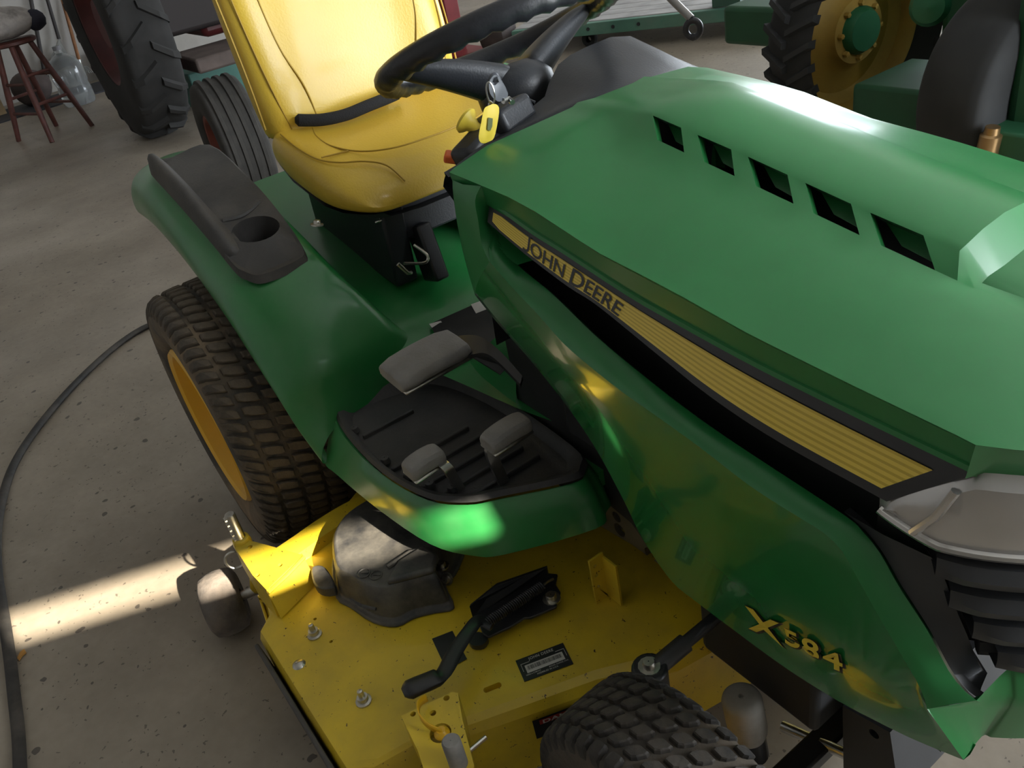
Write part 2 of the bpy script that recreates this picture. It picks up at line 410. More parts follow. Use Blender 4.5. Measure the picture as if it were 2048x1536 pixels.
for y, zf, st in lines:
    xr, xn = rear_x(y), (1.436 if zf is zB or (y == -.240) else nose_x(min(.245, abs(y))))
    xs = [xr, (xr+st[0])/2]+st+[st[-1]+(xn-st[-1])*f for f in (.35, .7, 1.0)]
    k = len(xs); rr = []
    for i, x in enumerate(xs):
        yy = y
        zz = zf(x)
        if abs(y) > .23 and x < .84: yy = y-(.009*min(1, (.84-x)/.1) if abs(y) < .242 else .003*min(1, (.84-x)/.1))
        if i == k-1 and abs(y) <= .2449 and y > -.236: zz = interp([(0, .778), (.245, .796)], abs(y))
        rr.append(Vector((x, yy, zz)))
    rows.append(rr)
# front rolled lip
V, F = grid(rows)
ncol = len(rows[0]); skip = set()
vent_cells = [4+2*i for i in range(5)]       # cells between the vent stations on the wall strip (lines 3 and 4)
F = [f for f in F if not (f[0]//ncol == 3 and (f[0] % ncol) in vent_cells)]
lipV = []; base = len(V)
for j in range(len(rows)):
    q = V[j*ncol+ncol-1]; lipV.append(Vector((q.x-(.020 if j < 8 else .004), q.y*(.985 if j < 8 else .999), min(q.z-.002, interp([(0, .748), (.19, .756), (.245, .760)], abs(q.y))))))
V += lipV
for j in range(len(rows)-1): F.append((j*ncol+ncol-1, (j+1)*ncol+ncol-1, base+j+1, base+j))
hood = obj('hood', (V, F), GREEN, TR, mirror=True, auto=32)
vo = []
for c in vent_cells:
    a, b = rows[3][c], rows[3][c+1]; d, e = rows[4][c], rows[4][c+1]
    dn = Vector((.001, .020, -.016)); wx = (b-a)*.24
    obj('vent_pocket', join(([a, b, b+dn, a+dn], [(0, 1, 2, 3)]), ([a, d, d+dn*.35, a+dn*.35], [(0, 1, 2, 3)]), ([b, e, e+dn, b+dn], [(0, 1, 2, 3)]), ([a+dn+wx*.3, b+dn, b.lerp(e, .72)+dn, a.lerp(d, .62)+dn+wx], [(0, 1, 2, 3)])), GREEN, hood, smooth=False, mirror=True)
# thin bright fold above the decal
def line_y(pix, y): return [P(u, v, 'y', y) for u, v in pix]
Bp = line_y([(979, 404), (1064, 467), (1134, 511), (1251, 588), (1340, 640), (1500, 728), (1700, 828), (1948, 948)], -.238)
Cp = line_y([(975, 444), (1046, 505), (1134, 572), (1193, 610), (1310, 705), (1420, 793), (1551, 880), (1773, 1003)], -.254)
Bs = resample(smooth_poly(Bp, 5), 41); Cs = resample(smooth_poly(Cp, 5), 41)
def strip(s, t, lift=0.0):
    """point on the decal panel: s 0..1 along, t 0 bottom .. 1 top"""
    f = s*40; i = min(39, int(f)); g = f-i
    b = Bs[i].lerp(Bs[i+1], g); c = Cs[i].lerp(Cs[i+1], g); q = c.lerp(b, t); q = q.copy(); q.y -= lift; return q
n = 40
rowsD = [[strip(i/n, t) for i in range(n+1)] for t in (0, .33, .66, 1)]
pan = obj('decal_panel', grid([[q+Vector((0, .012, .002)) for q in rowsD[0]]]+rowsD), BLK, TR)
# green rail between the hood fold and the panel, and the rounded rear end of the panel
rail = [[q+Vector((0, .003, .009)) for q in Bs], [q+Vector((0, -.002, .007)) for q in Bs], [q+Vector((0, -.003, .002)) for q in Bs], [q+Vector((0, .002, .000)) for q in Bs]]
obj('panel_rail', grid(rail), GREEN, TR)
def decal_strip(s0, s1, t0, t1, lift, nn=36):
    V = []; UV = []
    for j in range(3):
        for i in range(nn+1):
            s = s0+(s1-s0)*i/nn; tt = j/2
            # raked front end, rounded rear end
            te = tt
            if i == 0: te = .5+(tt-.5)*.7
            ss = s-(.012 if False else 0)
            V.append(strip(ss, t0+(t1-t0)*te, lift)); UV.append((i/nn, tt))
    F = [(j*(nn+1)+i, j*(nn+1)+i+1, (j+1)*(nn+1)+i+1, (j+1)*(nn+1)+i) for j in range(2) for i in range(nn)]
    return V, F, UV
V, F, UV = decal_strip(.018, .972, .17, .80, .0014)
o = obj('stripe_decal', (V, F), DECAL, pan)
uvl = o.data.uv_layers.new(name='UVMap')
def _uv_of(co):
    k = min(range(len(V)), key=lambda i: (V[i]-co).length_squared); return UV[k]
for lp in o.data.loops: uvl.data[lp.index].uv = _uv_of(o.data.vertices[lp.vertex_index].co)
# lettering on the stripe
def arc_len(): return sum((a-b).length for a, b in zip(Bs, Bs[1:]))
ARC = arc_len()
def on_strip(s_start, t_start, hscale):
    def fn(a, b):
        s = s_start+a/ARC
        hgt = (strip(s, 1)-strip(s, 0)).length
        return strip(s-.02*b/hgt, t_start+b/hgt, .0026)
    return fn
S0 = .125; TOTAL = .203
parts = [('J', .0172, -.01), ('OHN', .0148, .0), ('D', .0180, -.02), ('EERE', .0154, .0)]
def glyph_j():
    path = [Vector((.30, .72, 0)), Vector((.30, .45, 0)), Vector((.30, .20, 0)), Vector((.27, .08, 0)), Vector((.18, .01, 0)), Vector((.08, .0, 0)), Vector((.0, .05, 0))]
    path = smooth_poly(path, 4); a, b = [], []
    for i, q in enumerate(path):
        t = (path[min(i+1, len(path)-1)]-path[max(i-1, 0)]).normalized(); n_ = Vector((-t.y, t.x, 0)); a.append(q+n_*.052); b.append(q-n_*.052)
    return grid([a, b])
glyphs = []; nat = 0
for wd, h, dt in parts:
    V, F = (glyph_j() if wd == 'J' else text_mesh(wd, 1.0, .014, 1.0)); x0 = min(v.x for v in V); wdt = (max(v.x for v in V)-x0)*h/.70; glyphs.append((V, F, x0, h, dt, nat)); nat += wdt+(.0016 if wd == 'J' else .0022 if wd == 'D' else .0085)
kx = TOTAL/nat; lets = []
for V, F, x0, h, dt, off_ in glyphs:
    out_ = []
    for v in V:
        s_ = S0+(off_+(v.x-x0)*h/.70)*kx/ARC; hg = (strip(s_, 1)-strip(s_, 0)).length; out_.append(strip(s_-.010*v.y, .235+dt+v.y*h/.70/hg, .0026))
    lets.append((out_, F))
obj('lettering', join(*lets), BLK, pan, smooth=False)

# --- side panel below the slot: D (inner top edge), E (ridge), H (bottom edge)
Dp = line_y([(990, 465), (1002, 491), (1040, 535), (1105, 588), (1193, 673), (1300, 762), (1400, 838), (1500, 906), (1684, 1027)], -.245)
Ep = line_y([(979, 523), (1017, 567), (1080, 634), (1126, 686), (1175, 729), (1247, 786), (1300, 823), (1400, 895), (1500, 972), (1600, 1036)], -.270)
NS = 44
def at_x(line, x):
    for a, b in zip(line, line[1:]):
        if a.x <= x <= b.x or a.x >= x >= b.x:
            t = (x-a.x)/(b.x-a.x) if abs(b.x-a.x) > 1e-9 else 0; return a.lerp(b, t)
    return line[0].copy() if abs(line[0].x-x) < abs(line[-1].x-x) else line[-1].copy()
Gp = [P(u, v, 'y', -.246) for u, v in [(1684, 1027), (1726, 1064), (1760, 1106), (1799, 1175), (1854, 1260), (1897, 1341), (1927, 1380), (1953, 1401)]]
Hp = [P(u, v, 'y', -.252) for u, v in [(903, 345), (915, 450), (930, 520), (950, 590), (995, 646), (1063, 723), (1138, 818), (1192, 898), (1247, 1000), (1285, 1077), (1342, 1161), (1392, 1203), (1462, 1256), (1567, 1333), (1673, 1400), (1760, 1446), (1830, 1480), (1927, 1520)]]
Fr = [P(u, v, 'y', -.268) for u, v in [(1645, 1064), (1684, 1102), (1713, 1153), (1756, 1230), (1799, 1303), (1842, 1380), (1854, 1418)]]
# outer rim loop (H rear upright -> bottom -> front) paired with the inner ridge loop
rim_out = smooth_poly([Hp[i] for i in range(len(Hp))], 5)
ridge = smooth_poly([P(944, 395, 'y', -.262), P(958, 460, 'y', -.266)] + Ep + Fr[:], 5)
# face 1: slot ledge D->E ; the front flange G->Fr
Dn = resample(smooth_poly(Dp + Gp[1:], 5), 70); En = resample(smooth_poly(Ep + Fr, 5), 70)
mid = [a.lerp(b, .55)+Vector((0, -.004, .004)) for a, b in zip(Dn, En)]
Di = [q+Vector((0, .010, -.012)) for q in Dn]
obj('side_ledge', grid([Di, Dn, mid, En]), GREEN, TR, mirror=True, auto=50)
# face 2: the smooth flank E -> H
Hn = resample(smooth_poly(Hp[3:], 5), 70)
rowsP = []
for k in range(9):
    t = k/8; rr = []
    for i, (a, b) in enumerate(zip(En, Hn)):
        q = a.lerp(b, t); q.y -= .006*math.sin(pi*t)*min(1, (69-i)/12); rr.append(q)
    rowsP.append(rr)
rowsP.append([q+Vector((0, .012, -.004)) for q in Hn]); rowsP.append([q+Vector((0, .02, .004)) for q in Hn])
flank = obj('side_panel', grid(rowsP), GREEN_P, TR, mirror=True, auto=60)
# rear upright of the hood (cheek) and the recess it frames
rc = resample(smooth_poly([Vector((.714, -.2475, .876)), P(906, 385, 'y', -.253), P(915, 450, 'y', -.254), P(930, 520, 'y', -.254), P(950, 590, 'y', -.252)], 5), 16)
ci = resample(smooth_poly([P(962, 372, 'y', -.246), P(950, 400, 'y', -.258), P(956, 440, 'y', -.264), P(964, 490, 'y', -.268), En[0]], 5), 16)
cm = [a.lerp(b, .5)+Vector((0, -.006, 0)) for a, b in zip(rc, ci)]
ret = [q+Vector((-.002, .03, 0)) for q in rc]
obj('hood_cheek', grid([ret, rc, cm, ci]), GREEN, TR, mirror=True, auto=60)
dn_ = resample(smooth_poly([P(985, 388, 'y', -.240), P(978, 404, 'y', -.238), P(974, 430, 'y', -.244), P(978, 448, 'y', -.244), P(990, 466, 'y', -.243), Dn[2], Dn[5]], 5), 16)
obj('cheek_recess', grid([ci, [a.lerp(b, .4)+Vector((0, .006, 0)) for a, b in zip(ci, dn_)], dn_, [q+Vector((.01, .03, 0)) for q in dn_]]), GREEN, TR, mirror=True, auto=60)
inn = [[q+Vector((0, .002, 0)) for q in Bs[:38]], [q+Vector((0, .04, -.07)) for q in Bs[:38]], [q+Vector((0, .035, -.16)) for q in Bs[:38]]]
obj('slot_shade_sheet', grid(inn), DARK, TR, mirror=True)  # added dark sheet, stands in for the shade inside the slot
obj('engine_bay', box((1.08, 0, .60), (.62, .36, .34)), DARK, TR, bevel=.02)
# other side carries the same striped panel
pan2 = obj('decal_panel', grid([[Vector((q.x, -q.y, q.z)) for q in r_] for r_ in rowsD]), BLK, TR)

# model number on the flank
q0 = P(1492, 1246, 'y', -.262); q1 = P(1682, 1338, 'y', -.264)
ex = (q1-q0).normalized(); ez = Vector((0, 0, 1)); ez = (ez-ex*ez.dot(ex)).normalized()
def on_flank(org, sx, shear, yl):
    def fn(a, b):
        q = org+ex*(a*sx+shear*b)+ez*b; q.y += yl; return q
    return fn
def flank_y(x, z):
    best = None
    for r_ in rowsP[:9]:
        for q in r_:
            d = (q.x-x)**2+(q.z-z)**2
            if best is None or d < best[0]: best = (d, q.y)
    return best[1]
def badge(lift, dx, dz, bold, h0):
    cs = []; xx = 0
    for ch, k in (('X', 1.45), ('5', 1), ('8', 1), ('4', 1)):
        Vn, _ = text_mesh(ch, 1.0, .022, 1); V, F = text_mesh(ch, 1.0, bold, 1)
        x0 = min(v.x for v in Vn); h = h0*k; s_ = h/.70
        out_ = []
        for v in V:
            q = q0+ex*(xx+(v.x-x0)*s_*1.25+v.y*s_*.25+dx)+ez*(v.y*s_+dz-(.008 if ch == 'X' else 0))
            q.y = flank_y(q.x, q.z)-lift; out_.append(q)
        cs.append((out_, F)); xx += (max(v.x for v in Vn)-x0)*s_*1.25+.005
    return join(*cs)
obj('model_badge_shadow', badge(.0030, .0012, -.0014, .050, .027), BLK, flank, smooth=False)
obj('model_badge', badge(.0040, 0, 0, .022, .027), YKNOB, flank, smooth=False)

# --- nose: headlight, grille louvres, green chin
plan = smooth_poly([(1.368, -.256, 0), (1.42, -.250, 0), (1.470, -.222, 0), (1.515, -.175, 0), (1.550, -.105, 0), (1.565, 0, 0)], 8)
def nose_line(z0, z1=None, inset=0.0, a=0, b=None):
    pts = plan[a:b]; k = len(pts); out_ = []
    for i, q in enumerate(pts):
        t = i/(k-1); zz = z0+(0 if z1 is None else (z1-z0)*t)
        d = Vector((q.x-1.20, q.y*1.0, 0)).normalized(); out_.append(Vector((q.x, q.y, zz))-d*inset)
    return out_
def tapered(z_of, inset=0.0):
    out_ = []
    for i, q in enumerate(plan):
        t = i/(len(plan)-1); d = Vector((q.x-1.20, q.y, 0)).normalized(); out_.append(Vector((q.x, q.y, z_of(t)))-d*inset)
    return out_
ztop = lambda t: .700+.062*min(1, t/.28)**.8-.004*t
zbot = lambda t: .693-.014*min(1, t/.2)+.0*t
hl = obj('headlight', grid([tapered(lambda t: ztop(t)-.001, .014), tapered(lambda t: ztop(t)-.010, .002), tapered(lambda t: .5*(ztop(t)+zbot(t)), -.002), tapered(lambda t: zbot(t)+.006, .002), tapered(zbot, .016)]), LENS, TR, mirror=True)
obj('lens_rim', tube(tapered(lambda t: zbot(t)+.003, .001), .0045, 8), CHROME, hl, mirror=True)
def lens_bar(i):
    q = plan[i]; d = Vector((q.x-1.20, q.y, 0)).normalized(); t = i/(len(plan)-1)
    a = Vector((q.x, q.y, ztop(t)-.004))+d*.001; b = Vector((plan[i-4].x, plan[i-4].y, zbot((i-4)/(len(plan)-1))+.004))+d*.001
    return a, b
a, b = lens_bar(9); obj('lens_bar', tube([a, a.lerp(b, .5)+Vector((.004, -.003, 0)), b], .004, 8), CHROME, hl, mirror=True)
gr = obj('grille', grid([tapered(lambda t: zbot(t)+.002, .006), tapered(lambda t: .66, .030), tapered(lambda t: .60, .035), tapered(lambda t: .545, .030)]), FRAME, TR, mirror=True)
# plain side cheek of the grille running back to the hood flange
gs = resample(smooth_poly(Gp[:8], 4), 24)
side2 = []
for i, q in enumerate(gs):
    fi = 8+8.5*i/23; b = plan[int(fi)].lerp(plan[min(int(fi)+1, len(plan)-1)], fi-int(fi)); d = Vector((b.x-1.20, b.y, 0)).normalized(); side2.append(Vector((b.x, b.y, q.z-.004))-d*.016)
obj('grille_cheek', grid([[q+Vector((0, .012, 0)) for q in gs], [q+Vector((0, .003, 0)) for q in gs], [a.lerp(b, .5)+Vector((0, -.001, 0)) for a, b in zip(gs, side2)], side2, [q+Vector((-.03, .02, 0)) for q in side2]]), GRILLE, TR, mirror=True)
for k, (z, s0) in enumerate([(.664, 8), (.630, 10), (.597, 13), (.562, 16)]):
    pts = plan[s0:]
    r1, r2, r3, r4, r5 = [], [], [], [], []
    for i, q in enumerate(pts):
        d = Vector((q.x-1.20, q.y, 0)).normalized(); base_ = Vector((q.x, q.y, z)); e = min(1, (i+1)/4)
        r1.append(base_-d*.034+Vector((0, 0, .012))); r2.append(base_+d*(.002*e)+Vector((0, 0, .006)))
        r3.append(base_+d*(.010*e)+Vector((0, 0, -.004))); r4.append(base_+d*(.006*e)+Vector((0, 0, -.014))); r5.append(base_-d*.03+Vector((0, 0, -.012)))
    obj('louvre', grid([r1, r2, r3, r4, r5]), GRILLE, gr, mirror=True, auto=30)
# chin
chin_top = [Gp[-1]] + [Vector((q.x+.002, q.y, .545-.004*min(1, i/10))) for i, q in enumerate(plan[17:])]
chin_mid = [Fr[-1]] + [Vector((q.x+.006, q.y*1.02, .500)) for i, q in enumerate(plan[17:])]
chin_bot = [Hp[-1]] + [Vector((q.x-.006, q.y, .438)) for i, q in enumerate(plan[17:])]
chin_top, chin_mid, chin_bot = [smooth_poly(c_, 4) for c_ in (chin_top, chin_mid, chin_bot)]
chin_in = [q+Vector((-.02, .01, .005)) for q in chin_bot]
obj('nose_chin', grid([chin_top, [a.lerp(b, .6)+Vector((.004, -.002, 0))*min(1, i/4) for i, (a, b) in enumerate(zip(chin_top, chin_mid))], chin_mid, chin_bot, chin_in]), GREEN, TR, mirror=True, auto=75)
obj('grille_sill', tube([q+Vector((-.02, 0, .003)) for q in nose_line(.548, None, .012, 17)], .012, 8), FRAME, TR, mirror=True)
fl = [Fr[-1], Hp[-1], Hp[-2], Hp[-3]]

# --- dash
def hz(y):
    ay = abs(y); return interp([(0, .930), (.035, .929), (.07, .926), (.09, .923), (.128, .917), (.19, .906), (.232, .89), (.245, .886), (.26, .884)], ay)
ys = [-.252, -.235, -.20, -.15, -.11, -.08, -.05, -.025, 0, .03, .06, .10, .15, .19, .215, .235, .252]
rx = lambda y: interp([(-.252, .700), (-.20, .690), (-.12, .672), (-.06, .655), (-.02, .640), (0, .622), (.03, .612), (.06, .606), (.15, .598), (.19, .60), (.215, .62), (.252, .68)], y)
rz = lambda y: interp([(-.252, .876), (-.20, .893), (-.12, .905), (-.06, .911), (-.025, .915), (0, .925), (.03, .944), (.06, .950), (.12, .954), (.16, .953), (.19, .945), (.22, .915), (.252, .880)], y)
def drow(f): return [f(y) for y in ys]
front = drow(lambda y: Vector((rear_x(y)+.004, y, hz(y)-.004)))
f2 = drow(lambda y: Vector((rear_x(y)-.006, y, hz(y)+.001)))
mid1 = drow(lambda y: Vector((rear_x(y)*.55+rx(y)*.45, y, hz(y)*.5+rz(y)*.5+.001)))
rear = drow(lambda y: Vector((rx(y), y, rz(y))))
lip = drow(lambda y: Vector((rx(y)-.008, y, rz(y)-.012)))
fall = drow(lambda y: Vector((rx(y)-.005+.05, y*.96, .80)))
fall2 = drow(lambda y: Vector((.70, y*.9, .60)))
dash = obj('dashboard', grid([front, f2, mid1, rear, lip, fall, fall2]), BLACK, TR, auto=45)
# switch pods on the near half of the dash
obj('switch_pod', box(P(1010, 236, 'x', .672), (.060, .072, .036), Euler((.10, -.30, .25))), BLACK, dash, bevel=.008, seg=3)
obj('pod_edge', tube([P(1040, 192, 'x', .672), P(1070, 205, 'x', .690)], .0022, 6), BLACK, dash)
kn = P(944, 250, 'x', .655)
knob = obj('mower_knob', lathe([(0.001, -.020), (.010, -.020), (.009, -.006), (.011, .002), (.017, .007), (.0195, .010), (.018, .014), (.001, .015)], kn, Vector((-.72, -.30, .55)), 24), YKNOB, TR)
obj('knob_boss', lathe([(.001, -.05), (.017, -.05), (.016, -.018), (.010, -.017)], kn, Vector((-.72, -.30, .55)), 20), BLACK, knob)
lv = P(912, 318, 'x', .66)
lev = obj('choke_lever', box(lv+Vector((0, 0, .002)), (.032, .022, .012), Euler((.15, .3, .9))), ORANGE, TR, bevel=.003)
obj('lever_sleeve', box(P(955, 292, 'x', .675), (.045, .075, .034), Euler((.30, -.1, .22))), BLACK, TR, bevel=.010, seg=3)

# --- steering wheel and column
ST = R(21); SC = Vector((.503, 0, .985)); sn = Vector((-math.sin(ST), 0, math.cos(ST))); sf = Vector((math.cos(ST), 0, math.sin(ST))); sy = Vector((0, 1, 0))
ring = []
for i in range(96):
    a = 2*pi*i/96; ring.append(SC+(sf*math.cos(a)+sy*math.sin(a))*.190)
rr_ = []
for i in range(96):
    a = 2*pi*i/96; rr_.append(.0185+.0008*math.sin(a*48))
V, F = tube(ring, rr_, 14, closed=True)
# finger bumps on the underside of the rim
V2 = []
for k, v in enumerate(V):
    i = k//14; a = 2*pi*i/96; h = (v-SC).dot(sn)
    if h < -.006: v = v-sn*(.0025*math.sin(a*34))
    V2.append(v)
sw = obj('steering_wheel', (V2, F), mat('wheel_grip', (.018, .019, .022), .36, var=.1, vscale=20, bump=.12, bscale=180), TR, auto=60)
hubc = SC-sn*.060
for s in (-1, 1):
    rows = []
    for k in range(10):
        t = k/9; yv = s*(.012+.172*t); drop = -.058*(1-t)**1.5
        wf = .052*(1-t)+.024*t; wb = .050*(1-t)+.030*t; up_ = .010; dn = .052*(1-t)**.8+.012
        c0 = SC+sn*drop+sy*yv
        rows.append([c0+sf*wf+sn*up_*.2, c0+sf*wf*.6+sn*up_, c0-sf*wb*.6+sn*up_, c0-sf*wb, c0-sf*wb*.7-sn*dn*.8, c0-sn*dn, c0+sf*wf*.7-sn*dn*.75])
    V, F = grid(rows, close_v=True); F += [tuple(range(7)), tuple(range(len(V)-1, len(V)-8, -1))]
    sp_ = obj('spoke', (V, F), BLACK, sw, sub=1)
obj('hub', lathe([(.001, .014), (.034, .014), (.052, .004), (.064, -.014), (.064, -.034), (.056, -.056), (.046, -.080), (.040, -.10)], hubc, sn, 36), BLACK, sw, auto=60)
# lower spoke towards the driver
rows = []
for k in range(7):
    t = k/6; c0 = SC-sf*(.04+.140*t)+sn*(-.066*(1-t)**1.5-.004); h_ = .030*(1-t)+.018*t; th = .010
    rows.append([c0+sy*h_, c0+sy*h_*.5+sn*th, c0-sy*h_*.5+sn*th, c0-sy*h_, c0-sy*h_*.5-sn*th, c0+sy*h_*.5-sn*th])
obj('spoke', grid(rows, close_v=True), BLACK, sw, sub=1)
obj('steering_column', tube([SC-sn*.11, SC-sn*.14+Vector((.01, 0, 0)), SC-sn*.22+Vector((.03, 0, 0)), SC-sn*.34+Vector((.06, 0, 0))], [.036, .045, .060, .075], 24), BLACK, TR, auto=60)

# --- seat
seat = empty('seat', (.12, 0, .70)); parent(seat, TR)
def zcush(x, y):
    t = (x+.04)/.36; u = abs(y)/.25
    z = .815-.028*t+.006*math.sin(pi*min(1, max(0, t)))
    z += .030*u**3*(1-.75*t)
    return z
st = [-.05, -.02, .05, .12, .19, .245, .280, .300, .308]
rows = []
for i, x in enumerate(st):
    w_ = interp([(-.05, .235), (.05, .250), (.19, .252), (.26, .238), (.30, .205), (.31, .185)], x)
    drop = [0, 0, 0, 0, .002, .010, .026, .050, .075][i]
    top = lambda y: zcush(min(x, .28), y)-drop
    bot = interp([(-.05, .760), (.05, .745), (.2, .722), (.31, .712)], x)
    rr = [Vector((x, 0, bot)), Vector((x, -w_*.6, bot)), Vector((x, -w_*.95, bot)), Vector((x, -w_*1.0, bot+.016)), Vector((x, -w_*1.015, (bot+top(w_))/2+.008)), Vector((x, -w_*.96, top(w_)-.010)), Vector((x, -w_*.84, top(.21)+.002)), Vector((x, -w_*.55, top(.12))), Vector((x, -w_*.25, top(.05))), Vector((x, 0, top(0)))]
    rows.append(rr)
V, F = grid(rows); k = len(rows[0])
F.append(tuple(range((len(rows)-1)*k, len(rows)*k))); F.append(tuple(range(k-1, -1, -1)))
cushion = obj('cushion', (V, F), SEAT, seat, mirror=True, sub=2)
# backrest: stations up the back
zs = [.805, .83, .90, 1.0, 1.1, 1.2, 1.27, 1.30]
rows = []
for i, z in enumerate(zs):
    w_ = interp([(.80, .230), (.90, .238), (1.1, .236), (1.2, .225), (1.27, .19), (1.30, .15)], z)
    xf = interp([(.80, -.030), (.87, -.022), (1.0, -.045), (1.15, -.080), (1.30, -.135)], z)
    tk = [.06, .075, .085, .085, .08, .075, .06, .03][i]
    rr = [Vector((xf-tk, 0, z)), Vector((xf-tk, -w_*.6, z)), Vector((xf-tk+.008, -w_*.95, z)), Vector((xf-tk*.55, -w_*1.01, z)), Vector((xf-.012, -w_*.985, z)), Vector((xf+.012, -w_*.88, z)), Vector((xf+.010, -w_*.70, z)), Vector((xf-.002, -w_*.5, z)), Vector((xf-.006, -w_*.25, z)), Vector((xf-.007, 0, z))]
    rows.append(rr)
V, F = grid(rows); F.append(tuple(range((len(rows)-1)*k, len(rows)*k))); F.append(tuple(range(k-1, -1, -1)))
back = obj('backrest', (V, F), SEAT, seat, mirror=True, sub=2)
# stitched seams laid on the vinyl
def seam(par, pts, lift, nm='seam', r=.0016):
    obj(nm, tube(smooth_poly(pts, 6), r, 6), SEAM, par)
def bx(y, z, w_=.236):
    xf = interp([(.80, -.030), (.87, -.022), (1.0, -.045), (1.15, -.080), (1.30, -.135)], z); u = abs(y)/w_
    return xf+interp([(0, -.006), (.25, -.0055), (.5, -.001), (.70, .0075), (.88, .0085), (.985, -.010)], u)
for s in (-1, 1):
    seam(back, [Vector((bx(y, z)+.001, s*y, z)) for y, z in [(.125, .82), (.135, .90), (.158, .98), (.165, 1.08), (.160, 1.18), (.14, 1.26)]], 0)
    seam(back, [Vector((bx(y, z)+.001, s*y, z)) for y, z in [(.190, .83), (.205, .92), (.212, 1.02), (.213, 1.12), (.20, 1.22)]], 0)
    seam(back, [Vector((bx(.985*.236, z)-.004, s*.2365, z)) for z in (.84, .92, 1.0, 1.1, 1.2)], 0, r=.0022)
    seam(cushion, [Vector((x, s*y, zcush(x, y)+.0008)) for x, y in [(-.01, .150), (.06, .172), (.14, .178), (.205, .150), (.238, .09), (.245, 0)]], 0)
    seam(cushion, [Vector((x, s*y, zcush(x, y)+dz)) for x, y, dz in [(.0, .222, -.001), (.10, .232, -.004), (.18, .228, -.004), (.222, .205, -.002), (.245, .165, -.003), (.270, .135, -.012), (.298, .120, -.038)]], 0)
    seam(cushion, [Vector((x, s*y, zcush(x, y)+.0005)) for x, y in [(.185, .166), (.186, .195), (.188, .222)]], 0)
low = []
for x in st: low.append(Vector((x+.001, -interp([(-.05, .235), (.05, .250), (.19, .252), (.26, .238), (.30, .205), (.31, .185)], x)*1.0, interp([(-.05, .760), (.05, .745), (.2, .722), (.31, .712)], x)+.012)))
obj('seat_shell', grid([[q+Vector((0, .006, -.008)) for q in low], [q+Vector((0, .02, -.020)) for q in low], [Vector((q.x-.01, -.10, q.z-.03)) for q in low], [Vector((q.x-.01, 0, q.z-.03)) for q in low]]), BLACK, seat, mirror=True)
# black plinth, spring box and wire catch under the seat
sb = obj('seat_base', join(box((.10, -.155, .650), (.36, .05, .17), Euler((0, .10, 0))), box((.10, .155, .650), (.36, .05, .17), Euler((0, .10, 0))), box((.262, 0, .672), (.035, .30, .075)), box((.05, 0, .67), (.30, .26, .06))), BLACK, TR, bevel=.006)
obj('seat_pivot', box((.285, -.105, .60), (.060, .032, .115), Euler((0, -.25, 0))), IRON, TR, bevel=.005, mirror=True)
obj('wire_catch', tube(smooth_poly([P(808, 527, 'x', .33), P(848, 526, 'x', .335), P(856, 514, 'x', .335), P(845, 502, 'x', .325), P(828, 490, 'x', .31)], 5), .0030, 8), HOOK, TR)
obj('catch_hook', tube([P(796, 528, 'x', .33), P(815, 546, 'x', .335), P(822, 545, 'x', .33)], .004, 8), HOOK, TR)
obj('cable_clip', tube(smooth_poly([P(742, 428, 'z', .70), P(756, 432, 'z', .70), P(762, 440, 'z', .695), P(752, 445, 'z', .69)], 4), .0025, 8), HOOK, TR)

# --- rear fender (near side) with its console tray, and the seat deck / tunnel
cols = [  # stations back to front: inner bottom, inner wall, inner edge, crown, outer crown, shoulder, outer wall, arch edge
 [(-.36, -.30, .60), (-.36, -.30, .70), (-.36, -.31, .775), (-.36, -.38, .785), (-.36, -.44, .775), (-.36, -.47, .755), (-.36, -.485, .72), (-.36, -.485, .68)],
 [(-.22, -.30, .58), (-.22, -.30, .72), (-.22, -.308, .798), (-.22, -.38, .806), (-.22, -.445, .797), (-.22, -.476, .775), (-.215, -.49, .735), (-.20, -.49, .695)],
 [(-.10, -.295, .57), (-.10, -.298, .70), (-.10, -.305, .780), (-.10, -.38, .786), (-.10, -.448, .777), (-.10, -.480, .752), (-.10, -.492, .715), (-.085, -.490, .677)],
 [(.05, -.29, .56), (.05, -.295, .66), (.05, -.303, .742), (.05, -.38, .748), (.05, -.450, .738), (.05, -.484, .712), (.06, -.496, .68), (.075, -.494, .655)],
 [(.18, -.285, .55), (.18, -.292, .64), (.18, -.302, .704), (.18, -.38, .708), (.18, -.448, .696), (.175, -.482, .668), (.175, -.496, .635), (.180, -.494, .605)],
 [(.228, -.278, .54), (.228, -.288, .622), (.230, -.300, .682), (.230, -.376, .684), (.230, -.446, .672), (.222, -.481, .642), (.222, -.496, .607), (.224, -.494, .580)],
 [(.27, -.27, .53), (.27, -.282, .60), (.275, -.296, .655), (.275, -.37, .655), (.275, -.440, .642), (.262, -.478, .612), (.262, -.495, .575), (.262, -.493, .548)],
 [(.325, -.23, .50), (.325, -.25, .545), (.330, -.270, .588), (.335, -.36, .590), (.335, -.432, .580), (.312, -.472, .552), (.315, -.492, .515), (.312, -.491, .500)],
 [(.345, -.20, .47), (.352, -.22, .49), (.366, -.245, .528), (.372, -.34, .528), (.378, -.425, .524), (.352, -.466, .500), (.345, -.488, .475), (.345, -.488, .460)],
 [(.347, -.20, .45), (.355, -.22, .47), (.371, -.245, .505), (.378, -.34, .505), (.384, -.424, .502), (.362, -.463, .475), (.357, -.486, .452), (.357, -.487, .440)],
 [(.348, -.20, .43), (.356, -.22, .44), (.372, -.245, .455), (.380, -.34, .455), (.386, -.420, .455), (.376, -.458, .440), (.372, -.482, .425), (.372, -.484, .410)],
 [(.348, -.20, .40), (.356, -.22, .405), (.373, -.245, .410), (.381, -.34, .410), (.392, -.418, .410), (.402, -.450, .395), (.408, -.470, .375), (.405, -.474, .352)],
]
